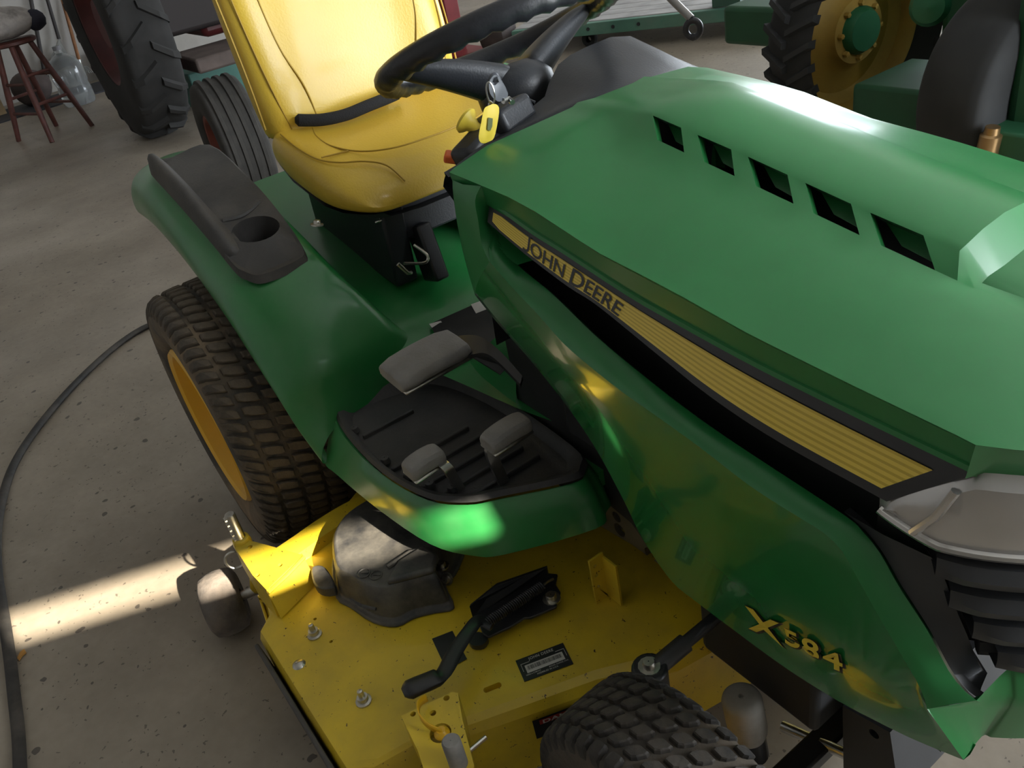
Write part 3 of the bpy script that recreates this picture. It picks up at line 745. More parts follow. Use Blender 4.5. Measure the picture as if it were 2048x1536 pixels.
for f in cols: f.insert(3, tuple(Vector(f[2]).lerp(Vector(f[3]), .36)+Vector((0, 0, .003))))
for f in cols:                                   # rolled rim along the arch
    q = Vector(f[-1]); f.append(q+Vector((-.004, .012, -.004))); f.append(q+Vector((-.004, .02, .01)))
rows = [[Vector(c[j]) for c in cols] for j in range(len(cols[0]))]
V, F = grid(rows); nc_ = len(cols)
F = [f for f in F if not (f[0]//nc_ in (3, 4) and f[0] % nc_ in (3, 4))]      # opening under the console for the cup well
obj('fender', (V, F), GREEN_F, TR, mirror=True, sub=2)
# console: tray with raised outer rail and a cup hole
def fz(x): return interp([(-.36, .785), (-.22, .806), (-.10, .786), (.05, .748), (.18, .708), (.230, .686), (.275, .655)], x)
tr_out = [(-.20, -.315), (-.20, -.40), (-.19, -.445), (.05, -.452), (.215, -.455), (.245, -.445), (.262, -.420), (.262, -.345), (.245, -.325), (.15, -.316), (.0, -.310)]
tr_out = [Vector((x, y, fz(x))) for x, y in tr_out]
def console():
    V = []; F = []
    pts = smooth_poly(tr_out, 4, closed=True); n_ = len(pts)
    c = Vector((.165, -.378, fz(.165)+.010)); ru = .044
    up = Vector((.24, 0, 1)).normalized()
    out0 = [q+up*(-.004) for q in pts]; out1 = [q.lerp(Vector((.04, -.38, q.z)), .04)+up*.012 for q in pts]; out2 = [q.lerp(Vector((.04, -.38, q.z)), .10)+up*.014 for q in pts]
    return grid([out0, out1, out2], close_v=True), out2, c, ru, up
(g0, rim_, cc, ru, up) = console()
bm = bmesh.new()
for v in g0[0]: bm.verts.new(v)
bm.verts.ensure_lookup_table()
for f in g0[1]: bm.faces.new([bm.verts[i] for i in f])
n_ = len(rim_); base_ = 2*n_
hole = []
ux = Vector((1, 0, -.24)).normalized()
for i in range(24):
    a = 2*pi*i/24; hole.append(bm.verts.new(cc+ux*math.cos(a)*ru+Vector((0, 1, 0))*math.sin(a)*ru+up*.004))
edges = []
for i in range(n_):
    v1, v2 = bm.verts[base_+i] if False else None, None
bm.verts.ensure_lookup_table()
for i in range(n_):
    e = bm.edges.get((bm.verts[base_+i], bm.verts[base_+(i+1) % n_])) or bm.edges.new((bm.verts[base_+i], bm.verts[base_+(i+1) % n_])); edges.append(e)
for i in range(24): edges.append(bm.edges.new((hole[i], hole[(i+1) % 24])))
bmesh.ops.triangle_fill(bm, edges=edges, use_beauty=True)
for f in list(bm.faces):
    cen = f.calc_center_median()
    if all(v in hole for v in f.verts): bm.faces.remove(f)
lowr = [bm.verts.new(h.co-up*.060+(cc-h.co)*.10) for h in hole]; bot_ = bm.verts.new(cc-up*.062)
for i in range(24):
    bm.faces.new((hole[i], hole[(i+1) % 24], lowr[(i+1) % 24], lowr[i])); bm.faces.new((lowr[i], lowr[(i+1) % 24], bot_))
con = obj('console_tray', bm, BLACKD, TR, auto=35)
# outer rail of the tray, rising to the back
rail = []
for x, h in [(.205, .012), (.17, .020), (.08, .028), (-.05, .034), (-.16, .034), (-.20, .026)]: rail.append((x, h))
rowsR = []
for x, h in rail:
    z0 = fz(x)+.008; rowsR.append([Vector((x, -.414, z0)), Vector((x, -.428, z0+h*.6)), Vector((x, -.434, z0+h)), Vector((x, -.443, z0+h*1.02)), Vector((x, -.451, z0+h*.8)), Vector((x, -.456, z0-.01))])
V, F = grid(rowsR); F += [tuple(range(6)), tuple(range(len(V)-1, len(V)-7, -1))]
obj('tray_rail', (V, F), BLACKD, con, sub=1)
# ridge between the two bays of the tray
obj('tray_divider', tube(smooth_poly([Vector((x, y, fz(x)+.012)) for x, y in [(.105, -.415), (.112, -.385), (.105, -.36), (.09, -.335)]], 5), .006, 8), BLACKD, con)
# seat deck and tunnel
sd = [[Vector((x, y*interp([(.30, 1), (.38, .86), (.47, .70), (.75, .55)], x), z-.004*(abs(y) > .2))) for y in (-.31, -.27, -.20, -.10, 0, .10, .20, .27, .31)] for x, z in [(-.36, .66), (-.1, .615), (.10, .585), (.22, .555), (.31, .515), (.37, .475), (.46, .452), (.60, .440), (.75, .44)]]
obj('seat_deck', grid(sd), GREEN_F, TR, sub=1)
bolt = lambda nm, c, ax, r, par: obj(nm, lathe([(.001, r*.9), (r*.75, r*.9), (r*.9, r*.6), (r*.9, 0), (r*1.5, 0), (r*1.5, -r*.3)], c, ax, 12), ZINC, par, auto=30)
bolt('deck_bolt', P(634, 448, 'y', -.292), (0, .3, 1), .008, TR)

# --- foot platform with rubber mat
PZ = .420
mat_o = [(.372, -.405), (.352, -.368), (.366, -.29), (.395, -.215), (.56, -.178), (.80, -.182), (.848, -.205), (.852, -.235), (.800, -.329), (.772, -.374), (.715, -.412), (.601, -.432), (.454, -.426)]
mo = smooth_poly([(x, y, PZ) for x, y in mat_o], 4, closed=True)
cen = Vector((.6, -.3, PZ))
bot_o = smooth_poly([(.392, -.462, .35), (.36, -.40, .38), (.36, -.29, .38), (.37, -.20, .38), (.56, -.16, .37), (.83, -.165, .345), (.868, -.19, .335), (.880, -.222, .330), (.818, -.352, .326), (.782, -.392, .326), (.711, -.428, .328), (.574, -.450, .332), (.44, -.462, .34)], 4, closed=True)
ring1 = [q.lerp(b, .12)+Vector((0, 0, .004)) for q, b in zip(mo, bot_o)]
ring2 = [q.lerp(b, .40)+(q-cen).normalized()*.006 for q, b in zip(mo, bot_o)]
fp = obj('foot_platform', grid([[q+Vector((0, 0, -.006)) for q in mo], ring1, ring2, bot_o, [b.lerp(cen, .05)+Vector((0, 0, .004)) for b in bot_o]], close_v=True), GREEN_F, TR, auto=60)
def shrink(k, dz): return [Vector((q.x+(cen.x-q.x)*k, q.y+(cen.y-q.y)*k, q.z+dz)) for q in mo]
m0, m1, m2, m3 = shrink(-.01, 0), shrink(.02, .008), shrink(.07, .006), shrink(.13, -.012)
V, F = grid([m0, m1, m2, m3], close_v=True); n_ = len(mo); F.append(tuple(range(3*n_, 4*n_)))
mt = obj('foot_mat', (V, F), MAT, fp, auto=50)
for x, ya, yb in [(.475, -.405, -.30), (.600, -.415, -.26), (.640, -.41, -.25), (.680, -.402, -.24), (.720, -.385, -.23), (.758, -.36, -.225)]:
    obj('mat_rib', box((x, (ya+yb)/2, PZ-.009), (.007, yb-ya, .010)), MAT, mt, bevel=.002)
for k, (x, y) in enumerate([(.45, -.408), (.575, -.412), (.640, -.405), (.69, -.392), (.725, -.372)]):
    obj('rib_lug', lathe([(.001, .010), (.007, .009), (.009, 0)], (x, y, PZ-.006), (0, 0, 1), 12), MAT, mt)
# inner footwell wall running forward under the hood
fx_ = (.47, .52, .57, .61, .64)
obj('footwell_wall', grid([[Vector((x, -.185, .405)) for x in fx_], [Vector((x, -.180, .44)) for x in fx_], [Vector((x, -.150, z)) for x, z in zip(fx_, (.46, .49, .52, .55, .58))], [Vector((x, -.10, z)) for x, z in zip(fx_, (.462, .51, .55, .59, .62))]]), GREEN_F, TR, mirror=True, sub=1)
obj('frame_side', prism([(.63, -.17, .36), (1.05, -.17, .30), (1.05, -.17, .60), (.72, -.17, .66), (.63, -.17, .56)], (0, .03, 0)), FRAME, TR, smooth=False, mirror=True)
obj('platform_floor', box((.62, 0, .385), (.46, .36, .03)), GREEN_F, TR)
# pedals
def pad(nm, c, sx, sy_, sz, rot, arm, arm_r, par=TR):
    rm = Euler(rot).to_matrix()
    ped = empty(nm, c); parent(ped, par)
    prof = []
    k = 7
    rows = []
    for i in range(k):
        t = i/(k-1)*2-1
        rows.append([Vector(c)+rm @ Vector((x*sx/2*(1 if abs(t) < .99 else .86), t*sy_/2, z-.10*sz*t*t*2)) for x, z in [(-.82, -sz/2), (-1, -sz*.15), (-1, sz*.15), (-.8, sz*.5), (0, sz*.58), (.8, sz*.5), (1, sz*.15), (1, -sz*.15), (.82, -sz/2)]])
    V, F = grid(rows, close_v=True); n1 = 9
    F += [tuple(range(n1)), tuple(range(len(V)-1, len(V)-n1-1, -1))]
    obj('pedal_pad', (V, F), PAD, ped, bevel=.004, seg=2, auto=50)
    V, F = grid([[q.lerp(Vector(c), -.02)+rm @ Vector((0, 0, -sz*.28)) for q in r_[:]] for r_ in rows], close_v=True)
    obj('pedal_plate', box(Vector(c)+rm @ Vector((0, 0, -sz*.62)), (sx*.95, sy_*.97, sz*.25), rm), ZINC, ped, bevel=.004)
    return ped
cb = P(850, 716, 'z', .560)
bp_ = pad('brake_pedal', cb, .088, .138, .024, (.02, .12, .03), None, 0)
au = smooth_poly([P(900, 676, 'z', .556), P(930, 670, 'z', .560), P(962, 674, 'z', .562), P(1000, 702, 'z', .553), P(1045, 752, 'z', .535)], 4)
al = smooth_poly([P(905, 716, 'z', .546), P(940, 710, 'z', .550), P(968, 706, 'z', .552), P(995, 722, 'z', .545), P(1040, 768, 'z', .528)], 4)
V, F = grid([au, al, [q+Vector((0, 0, -.007)) for q in al], [q+Vector((0, 0, -.007)) for q in au]], close_v=False); m_ = len(au)
F += [(i, i+1, 3*m_+i+1, 3*m_+i) for i in range(m_-1)]
obj('pedal_arm', (V, F), IRON, bp_, auto=40)
cf_ = P(1012, 862, 'z', .505)
fpd = pad('forward_pedal', cf_, .042, .078, .024, (.02, .10, .05), None, 0)
cr_ = P(847, 921, 'z', .492)
rpd = pad('reverse_pedal', cr_, .040, .062, .024, (.02, .10, .05), None, 0)
def strap(path, w_, th, m, par):
    path = smooth_poly(path, 4); rows = []
    for q in path: rows.append([q+Vector((0, -w_, 0)), q+Vector((th, -w_, 0)), q+Vector((th, w_, 0)), q+Vector((0, w_, 0))])
    V, F = grid(rows, close_v=True); F += [(0, 1, 2, 3), tuple(range(len(V)-1, len(V)-5, -1))]
    return obj('pedal_arm', (V, F), m, par, auto=40)
strap([P(985, 880, 'z', .495), P(978, 895, 'z', .485), P(985, 920, 'z', .46), P(1006, 966, 'z', PZ-.015)], .009, .008, STEEL, fpd)
strap([P(884, 925, 'z', .485), P(893, 935, 'z', .475), P(903, 952, 'z', .445), P(918, 978, 'z', PZ-.015)], .008, .008, STEEL, rpd)
# printed labels on the seat deck slope
def on_deck(u, v, dz):                       # nearest crossing of the view ray with the deck slope
    best = None
    for i in range(240):
        z = .40+.25*i/240; q = P(u, v, 'z', z); zz = interp([(-.1, .615), (.10, .585), (.22, .555), (.31, .515), (.37, .475), (.46, .452), (.60, .440), (.75, .44)], q.x)
        if best is None or abs(zz-z) < best[0]: best = (abs(zz-z), q)
    return best[1]+Vector((0, 0, dz))
def sticker(nm, px, m, lift, par=TR):
    q = [on_deck(u, v, lift) for u, v in px]; return obj(nm, prism(q, (0, 0, .0012)), m, par, smooth=False)
wl = sticker('warning_label', [(862, 660), (1000, 598), (1030, 680), (905, 735)], LBLACK, .012)
sticker('label_panel', [(862, 661), (885, 655), (895, 668), (872, 676)], WHITE, .0138, wl)
sticker('label_panel', [(945, 622), (972, 612), (985, 628), (955, 640)], WHITE, .0138, wl)
sticker('label_band', [(888, 656), (990, 612), (994, 620), (892, 664)], RED, .0136, wl)
sticker('label_band', [(925, 668), (998, 640), (1000, 645), (928, 674)], RED, .0136, wl)
wl2 = obj('pedal_label', prism([P(932, 708, 'z', .515), P(970, 690, 'z', .53), P(1015, 735, 'z', .505), P(1000, 750, 'z', .49)], (0, 0, .001)), LBLACK, TR, smooth=False)

# --- wheels -------------------------------------------------------------
def tyre_prof(r, hw, rim_r):
    """half-width hw; tread shell radius r"""
    p = [(rim_r, -hw*.78), (rim_r+.006, -hw*.88), (rim_r+(r-rim_r)*.28, -hw*.965), (rim_r+(r-rim_r)*.52, -hw), (rim_r+(r-rim_r)*.76, -hw*.975), (r*.965, -hw*.90), (r*.988, -hw*.80), (r, -hw*.55), (r*1.003, 0)]
    return p + [(a, -b) for a, b in reversed(p[:-1])]
def crown(r, hw, s):                          # shell radius across the tread
    u = abs(s)/hw; return interp([(0, r*1.003), (.55, r), (.80, r*.988), (.90, r*.965), (1, r*.90)], u)
def block_mesh(nm, r, hw, s0, s1, ln, skew, h, m, bend=0.0):
    """one tread block at the top of the wheel, local origin on the axle, y across"""
    sm = (s0+s1)/2
    def ang(s, t): return (t*ln/2+skew*(s-sm)+bend*math.copysign(1, s-sm)*(abs(s-sm)/(s1-s0)*2)**2*ln*.25)/r
    top, bot = [], []
    ss = [s0, s0+(s1-s0)*.25, s0+(s1-s0)*.75, s1]
    outl = [(ss[0], -.72), (ss[1], -1), (ss[2], -1), (ss[3], -.72), (ss[3], .72), (ss[2], 1), (ss[1], 1), (ss[0], .72)]
    V = []
    for lvl, (dh, k) in enumerate([(-.004, 1.10), (h*.72, 1.0), (h, .86)]):
        for s, t in outl:
            s2 = sm+(s-sm)*k; a = ang(s2, t*k); rr = crown(r, hw, s2)+dh; V.append((rr*math.sin(a), s2, rr*math.cos(a)))
    n_ = len(outl); F = []
    for l in range(2):
        for i in range(n_): F.append((l*n_+i, l*n_+(i+1) % n_, (l+1)*n_+(i+1) % n_, (l+1)*n_+i))
    F.append(tuple(range(2*n_, 3*n_)))
    # moulded sipe down the middle of the block
    me = bpy.data.meshes.new(nm); me.from_pydata(V, [], F); me.materials.append(m)
    bm_ = bmesh.new(); bm_.from_mesh(me); bmesh.ops.recalc_face_normals(bm_, faces=bm_.faces); bm_.to_mesh(me); bm_.free()
    return me
def wheel(nm, c, r, hw, rim_r, rubber, rimm, rows_, npr, ln, skew, h, steer=0.0, side=-1, blocks=True, limit=300):
    rotz = Matrix.Rotation(steer, 4, 'Z'); Wm = Matrix.Translation(c) @ rotz
    V, F = lathe(tyre_prof(r, hw, rim_r), (0, 0, 0), (0, 1, 0), 72)
    t = obj(nm, ([Wm @ v for v in V], F), rubber, TR, auto=60)
    o = side
    prof = [(rim_r+.004, hw*.80), (rim_r+.008, hw*.92), (rim_r+.002, hw*.97), (rim_r-.008, hw*.93), (rim_r-.018, hw*.72), (rim_r-.030, hw*.45), (rim_r-.036, hw*.20), (rim_r*.62, hw*.16), (rim_r*.50, hw*.28), (rim_r*.32, hw*.34), (.001, hw*.34)]
    V, F = lathe([(a, b*o) for a, b in prof], (0, 0, 0), (0, 1, 0), 60)
    rim = obj('rim', ([Wm @ v for v in V], F), rimm, t, auto=40)
    V, F = lathe([(.001, hw*.50*o), (rim_r*.20, hw*.48*o), (rim_r*.22, hw*.34*o)], (0, 0, 0), (0, 1, 0), 24)
    obj('hub_cap', ([Wm @ v for v in V], F), IRON, t, auto=40)
    V, F = lathe([(a, -b*o) for a, b in [(rim_r+.004, hw*.72), (rim_r+.006, hw*.80), (rim_r-.010, hw*.76), (rim_r-.03, hw*.3), (.03, hw*.25)]], (0, 0, 0), (0, 1, 0), 40)
    obj('rim_back', ([Wm @ v for v in V], F), rimm, t, auto=40)
    if blocks:
        allb = []
        for k, (s0, s1, sk) in enumerate(rows_):
            me = block_mesh('tread_block', r, hw, s0*hw, s1*hw, ln, sk, h, rubber)
            for i in range(npr):
                mw = Wm @ Matrix.Rotation(2*pi*(i+(k % 2)*.5)/npr, 4, 'Y'); q = mw @ me.vertices[0].co
                allb.append(((q-CAM).length, me, mw))
        allb.sort(key=lambda e: e[0])
        for _, me, mw in allb[:limit]:
            b = bpy.data.objects.new('tread_block', me); COL.objects.link(b); b.matrix_local = mw; parent(b, t)
        if allb[limit:]:
            rest = join(*[([mw @ v.co for v in me.vertices], [tuple(p.vertices) for p in me.polygons]) for _, me, mw in allb[limit:]])
            tag(obj('tread_pattern', rest, rubber, t, smooth=False), kind='stuff')
    return t
rrows = [(-.97, -.74, .55), (-.68, -.42, .4), (-.36, -.10, .4), (-.04, .22, .4), (.28, .54, .4), (.60, .92, .4)]
wheel('rear_tire', Vector((0, -.442, .301)), .2925, .146, .176, RUBR, YELR, rrows, 66, .0190, .35, .0090)
wheel('rear_tire', Vector((0, .442, .301)), .2925, .146, .176, RUBR, YELR, rrows, 66, .0205, .35, .0085, side=1, limit=0)
frows = [(-.95, -.69, .2), (-.60, -.34, .6), (-.26, 0.0, .6), (.08, .34, .6), (.42, .66, .6), (.74, .96, .6)]
FWC = Vector((1.236, -.420, .191))
wheel('front_tire', FWC, .1830, .069, .100, RUB, YELR, frows, 44, .0170, .55, .0085, steer=R(3))
wheel('front_tire', Vector((1.236, .420, .191)), .1830, .069, .100, RUB, YELR, frows, 47, .0185, .55, .0075, steer=R(3), side=1, limit=0)
# rear axle and front axle, frame rails, steering rods, filter
obj('rear_axle', join(cyl((0, -.37, .301), (0, .37, .301), .045), box((.02, 0, .34), (.26, .30, .26))), IRON, TR)
obj('front_axle', join(box((1.245, 0, .105), (.035, .70, .028)), cyl((1.245, -.335, .10), (1.245, -.335, .25), .020), cyl((1.245, .335, .10), (1.245, .335, .25), .020)), IRON, TR, bevel=.004)
fr_ = []
for s in (-1, 1):
    rl = obj('frame_rail', box((.86, s*.155, .330), (1.10, .012, .090)), FRAME, TR)
fbk = obj('frame_bracket', prism([P(1210, 1000, 'y', -.165), P(1262, 1045, 'y', -.165), P(1320, 1130, 'y', -.165), P(1265, 1090, 'y', -.165), P(1200, 1052, 'y', -.165)], (0, .01, 0)), BRZINC, TR, smooth=False)
cut(fbk, [bore(P(u, v, 'y', -.165), (0, 1, 0), rr) for u, v, rr in [(1233, 1034, .010), (1239, 1060, .013), (1300, 1108, .012)]])
# oil filter standing beside the front wheel
fa = P(1482, 1393, 'z', .245); ax_ = Vector((.10, .05, -1)).normalized()
obj('oil_filter', lathe([(.0005, .005), (.0028, .004), (.0036, -.001), (.020, -.001), (.0255, .003), (.0270, .008), (.0270, .060), (.0255, .072), (.022, .080), (.015, .083)], fa, ax_, 36), FILTER, TR, auto=50)
obj('filter_mount', cyl(fa+ax_*.078, fa+ax_*.12, .022), IRON, TR)
# lift rod with its end bolt
r0 = P(1300, 1345, 'z', .30); r1 = P(1455, 1215, 'z', .32)
lr = obj('lift_rod', join(tube([r0, r0.lerp(r1, .45)], .013, 14), tube([r0.lerp(r1, .4), r0+(r1-r0)*1.6], .009, 14)), IRON, TR)
obj('rod_end', join(cyl(r0+Vector((0, 0, -.05)), r0+Vector((0, 0, .012)), .024)), IRON, lr, bevel=.004)
bolt('rod_bolt', r0+Vector((0, 0, .014)), (0, 0, 1), .010, lr)
t0 = P(1565, 1452, 'z', .10); t1 = P(1700, 1512, 'z', .12)
obj('tie_rod', tube([t0, t1, t1+(t1-t0)], .008, 10), STEEL, TR)
bpl = obj('belly_plate', prism([P(1685, 1412, 'y', -.17), P(1780, 1465, 'y', -.17), P(1800, 1600, 'y', -.17), P(1688, 1600, 'y', -.17)], (0, .30, 0)), FRAME, TR, smooth=False)
cut(bpl, [bore(P(1748, 1468, 'y', -.17), (0, 1, 0), .007, .5, 16)])
obj('undercarriage', join(box((1.02, 0, .30), (.60, .26, .16)), box((.55, 0, .30), (.30, .30, .10)), box((1.17, 0, .255), (.20, .40, .11))), DARK, TR, bevel=.01)

# ------------------------------------------------------------------ mower deck
DK = empty('mower_deck', (.68, -.02, 0), 'yellow steel mower deck slung under the green tractor', 'mower deck')
DZ = .200
half = [(1.06, 0), (1.065, -.12), (1.045, -.235), (.991, -.341), (.957, -.436), (.923, -.531), (.900, -.600), (.892, -.660), (.868, -.692), (.70, -.692), (.535, -.692), (.512, -.666), (.46, -.655), (.39, -.640), (.365, -.590), (.385, -.500), (.33, -.40), (.30, -.25), (.32, 0)]
full = half+[(x, -y) for x, y in reversed(half[1:-1])]
top = [Vector((x, y, DZ)) for x, y in full]
cenD = Vector((.66, 0, DZ))
def off(q, d, z):
    e = Vector((q.x-cenD.x, q.y*.75, 0)); e = e.normalized() if e.length else e; r_ = q+e*d; r_.z = z; return r_
def skirt(q):
    f = max(0, min(1, (q.x-.87)/.06)) if abs(q.y) < .69 else 0
    return f
g1 = [off(q, .010+.003*skirt(q), DZ-.004-.002*skirt(q)) for q in top]
g2 = [off(q, .016+.006*skirt(q), DZ-.020) for q in top]
g3 = [off(q, .016+.010*skirt(q), .060) for q in top]
g4 = [off(q, .006+.008*skirt(q), .060) for q in top]
V, F = grid([top, g1, g2, g3, g4], close_v=True)
bm = bmesh.new(); bv = [bm.verts.new(v) for v in V]
for f in F: bm.faces.new([bv[i] for i in f])
edges = [bm.edges.get((bv[i], bv[(i+1) % len(top)])) for i in range(len(top))]
sl = P(985, 1375, 'z', DZ); sx_ = (P(1003, 1369, 'z', DZ)-P(968, 1383, 'z', DZ)).normalized(); sy_ = Vector((-sx_.y, sx_.x, 0))
rings_ = [[sl+sx_*(math.copysign(.010, math.cos(a))+math.cos(a)*.004)+sy_*math.sin(a)*.005 for a in [2*pi*(i+.5)/24 for i in range(24)]]]
for u, v in [(630, 1238), (662, 1283), (866, 1424)]:
    c = P(u, v, 'z', DZ); rings_.append([c+Vector((math.cos(2*pi*i/12), math.sin(2*pi*i/12), 0))*.003 for i in range(12)])
hv = []
for r_ in rings_:
    rv = [bm.verts.new(q) for q in r_]; hv.append(rv); edges += [bm.edges.new((rv[i], rv[(i+1) % len(rv)])) for i in range(len(rv))]
bmesh.ops.triangle_fill(bm, edges=edges, use_beauty=True)
for rv in hv:
    for f in [f for f in bm.faces if all(v in rv for v in f.verts)]: bm.faces.remove(f)
    lo = [bm.verts.new(v.co-Vector((0, 0, .012))) for v in rv]; m_ = len(rv)
    for i in range(m_): bm.faces.new((rv[i], rv[(i+1) % m_], lo[(i+1) % m_], lo[i]))
    bm.faces.new(lo)
shell = obj('deck_shell', bm, YEL, DK, auto=24)
obj('chute_flap', join(box((.72, -.712, .120), (.36, .008, .13), Euler((.10, 0, 0)))), BLACKD, DK, bevel=.003)
# raised rim round the back of the blade housing
rim_p = smooth_poly([P(545, 1105, 'z', .215), P(585, 1078, 'z', .22), P(640, 1040, 'z', .22), P(700, 1005, 'z', .22), P(790, 965, 'z', .22), P(900, 930, 'z', .22)], 5)
rows = []
for i, q in enumerate(rim_p):
    t = (rim_p[min(i+1, len(rim_p)-1)]-rim_p[max(0, i-1)]).normalized(); n_ = t.cross(Vector((0, 0, 1)))
    if n_.x > 0: n_ = -n_
    rows.append([q+n_*.004+Vector((0, 0, -.12)), q+n_*.006+Vector((0, 0, -.015)), q+n_*.0+Vector((0, 0, .004)), q-n_*.02+Vector((0, 0, .006)), q-n_*.045+Vector((0, 0, .0)), q-n_*.052+Vector((0, 0, -.03))])
obj('housing_rim', grid(rows), YEL, DK, auto=60)
# gauge-wheel bracket with its pin and pull ring
gb = [P(u, v, 'z', .258) for u, v in [(470, 1096), (484, 1078), (512, 1084), (606, 1110), (533, 1180), (505, 1150)]]
br = obj('wheel_bracket', join(prism(gb, (0, 0, -.008)), prism([gb[0], gb[5], gb[4], gb[4]+Vector((.01, -.004, -.075)), gb[5]+Vector((0, -.004, -.06)), gb[0]+Vector((0, -.002, -.045))], (0, .006, 0)), prism([gb[4], gb[3], gb[3]+Vector((.02, 0, -.055)), gb[4]+Vector((.02, 0, -.055))], (-.006, 0, 0))), YEL, DK, smooth=False, bevel=.002)
obj('weld_bead', tube([gb[3]+Vector((.004, 0, -.002)), gb[3].lerp(gb[4], .5)+Vector((.005, 0, -.004)), gb[4]+Vector((.004, 0, -.004))], .004, 8), YEL, br)
cut(br, [bore(P(u, v, 'z', .258), (0, 0, 1), .0045, .02, 14) for u, v in [(500, 1094), (560, 1130), (515, 1150)]])
pb = Vector((.36, -.651, .20)); 
obj('height_post', lathe([(.0005, .122), (.0085, .122), (.010, .119), (.010, 0)], pb, (0, 0, 1), 20), ZINC, br, auto=40)
for k in range(5): obj('post_notch', box((.36, -.661, .315-.012*k), (.012, .004, .003)), ZINC, br)
obj('post_collar', lathe([(.0105, .066), (.015, .064), (.017, .055), (.017, .040)], pb, (0, 0, 1), 20), YEL, br)
rc_ = P(470, 1120, 'z', .215); u_, v_ = CR, (CD-CF*.5).normalized()
obj('pull_ring', tube([rc_+Vector((math.cos(a)*.006, math.cos(a)*.016, math.sin(a)*.020)) for a in [2*pi*i/24 for i in range(24)]], .0028, 8, closed=True), ZINC, br)
tb = [P(u, v, 'z', .19) for u, v in [(517, 1200), (527, 1184), (552, 1188), (556, 1212), (553, 1236), (533, 1250)]]
obj('bracket_tab', join(prism([tb[0], tb[1], tb[2], tb[3]], (0, 0, .010)), prism([tb[0], tb[5], tb[5]+Vector((.01, .004, -.06)), tb[0]+Vector((.01, .004, -.06))], (0, .005, 0))), YEL, br, smooth=False, bevel=.003)
# gauge wheel
GC = Vector((.262, -.722, .070))
gw = obj('gauge_wheel', lathe([(.014, -.036), (.050, -.037), (.062, -.030), (.0665, -.014), (.0675, 0), (.0665, .014), (.062, .030), (.050, .037), (.014, .036)], GC, Vector((.22, 1, 0)), 40), WHEELG, DK, auto=50)
obj('wheel_axle', cyl(GC+Vector((0, -.01, 0)), GC+Vector((.02, .075, .0)), .010), ZINC, DK)
obj('wheel_fork', tube([GC+Vector((.018, .066, 0)), Vector((.33, -.662, .12)), Vector((.36, -.651, .19))], .010, 10), YEL, DK)
# belt cover
co = [P(u, v, 'z', .215) for u, v in [(664, 1128), (672, 1092), (700, 1055), (760, 1020), (840, 1010), (905, 1035), (925, 1085), (905, 1140), (886, 1160), (903, 1204), (862, 1214), (824, 1224), (790, 1240), (745, 1233), (700, 1204), (672, 1185)]]
cs_ = smooth_poly(co, 3, closed=True); cc_ = sum(co, Vector())/len(co)
def cring(k, z): return [Vector((q.x+(cc_.x-q.x)*k, q.y+(cc_.y-q.y)*k, z)) for q in cs_]
V, F = grid([cring(-.03, DZ+.002), cring(-.03, .207), cring(.06, .210), cring(.12, .262), cring(.18, .272)], close_v=True); n_ = len(cs_); F.append(tuple(range(4*n_, 5*n_)))
cov = obj('belt_cover', (V, F), COVER, DK, bevel=.004, auto=50)
lob = [P(u, v, 'z', .212) for u, v in [(630, 1152), (652, 1148), (668, 1166), (676, 1190), (650, 1194), (634, 1182)]]
obj('cover_lobe', prism(smooth_poly(lob, 3, closed=True), (0, 0, .022)), COVER, cov, bevel=.004, auto=50)
zc = .2735
obj('cover_ridge', tube([P(775, 1135, 'z', zc), P(820, 1105, 'z', zc), P(848, 1100, 'z', zc)], .005, 8), COVER, cov)
obj('cover_step', prism([P(775, 1175, 'z', zc-.006), P(870, 1150, 'z', zc-.006), P(880, 1120, 'z', zc-.006), P(850, 1098, 'z', zc-.006), P(800, 1130, 'z', zc-.006)], (0, 0, .014)), COVER, cov, bevel=.006, seg=3, auto=50)
for u, v in [(728, 1146), (752, 1150)]:
    c = P(u, v, 'z', zc); obj('cover_emblem', tube([c+Vector((math.cos(a)*.010, math.sin(a)*.010, 0)) for a in [2*pi*i/20 for i in range(20)]], .0012, 6, closed=True), COVER, cov)
    obj('cover_emblem_mark', tube([c+Vector((-.005, -.003, 0)), c+Vector((.001, .002, .0005)), c+Vector((.005, .006, 0))], .0012, 6), COVER, cov)
obj('cover_slot', tube(smooth_poly([P(702, 1200, 'z', .240), P(725, 1212, 'z', .240), P(752, 1218, 'z', .240)], 4), .003, 6), COVER, cov)
obj('cover_boss', lathe([(.0005, .030), (.007, .029), (.012, .012), (.014, 0)], P(786, 1210, 'z', .205), (0, 0, 1), 20), COVER, cov)
bolt('cover_bolt', P(884, 1131, 'z', .240), (0, 0, 1), .008, cov); bolt('cover_bolt', P(893, 1158, 'z', .212), (.3, -.6, .3), .008, cov)
# fasteners
def stud(u, v):
    c = P(u, v+6, 'z', DZ)
    obj('stud', lathe([(.0005, .026), (.0042, .025), (.0048, .022), (.0048, .012), (.0085, .012), (.0085, .004), (.0125, .003), (.0125, 0)], c, (0, 0, 1), 6 if False else 14), ZINC, shell, auto=30)
stud(630, 1264); stud(728, 1397)
obj('carriage_bolt', lathe([(.0005, .0045), (.006, .0038), (.0105, .001), (.011, 0)], P(598, 1329, 'z', DZ), (0, 0, 1), 18), ZINC, shell)
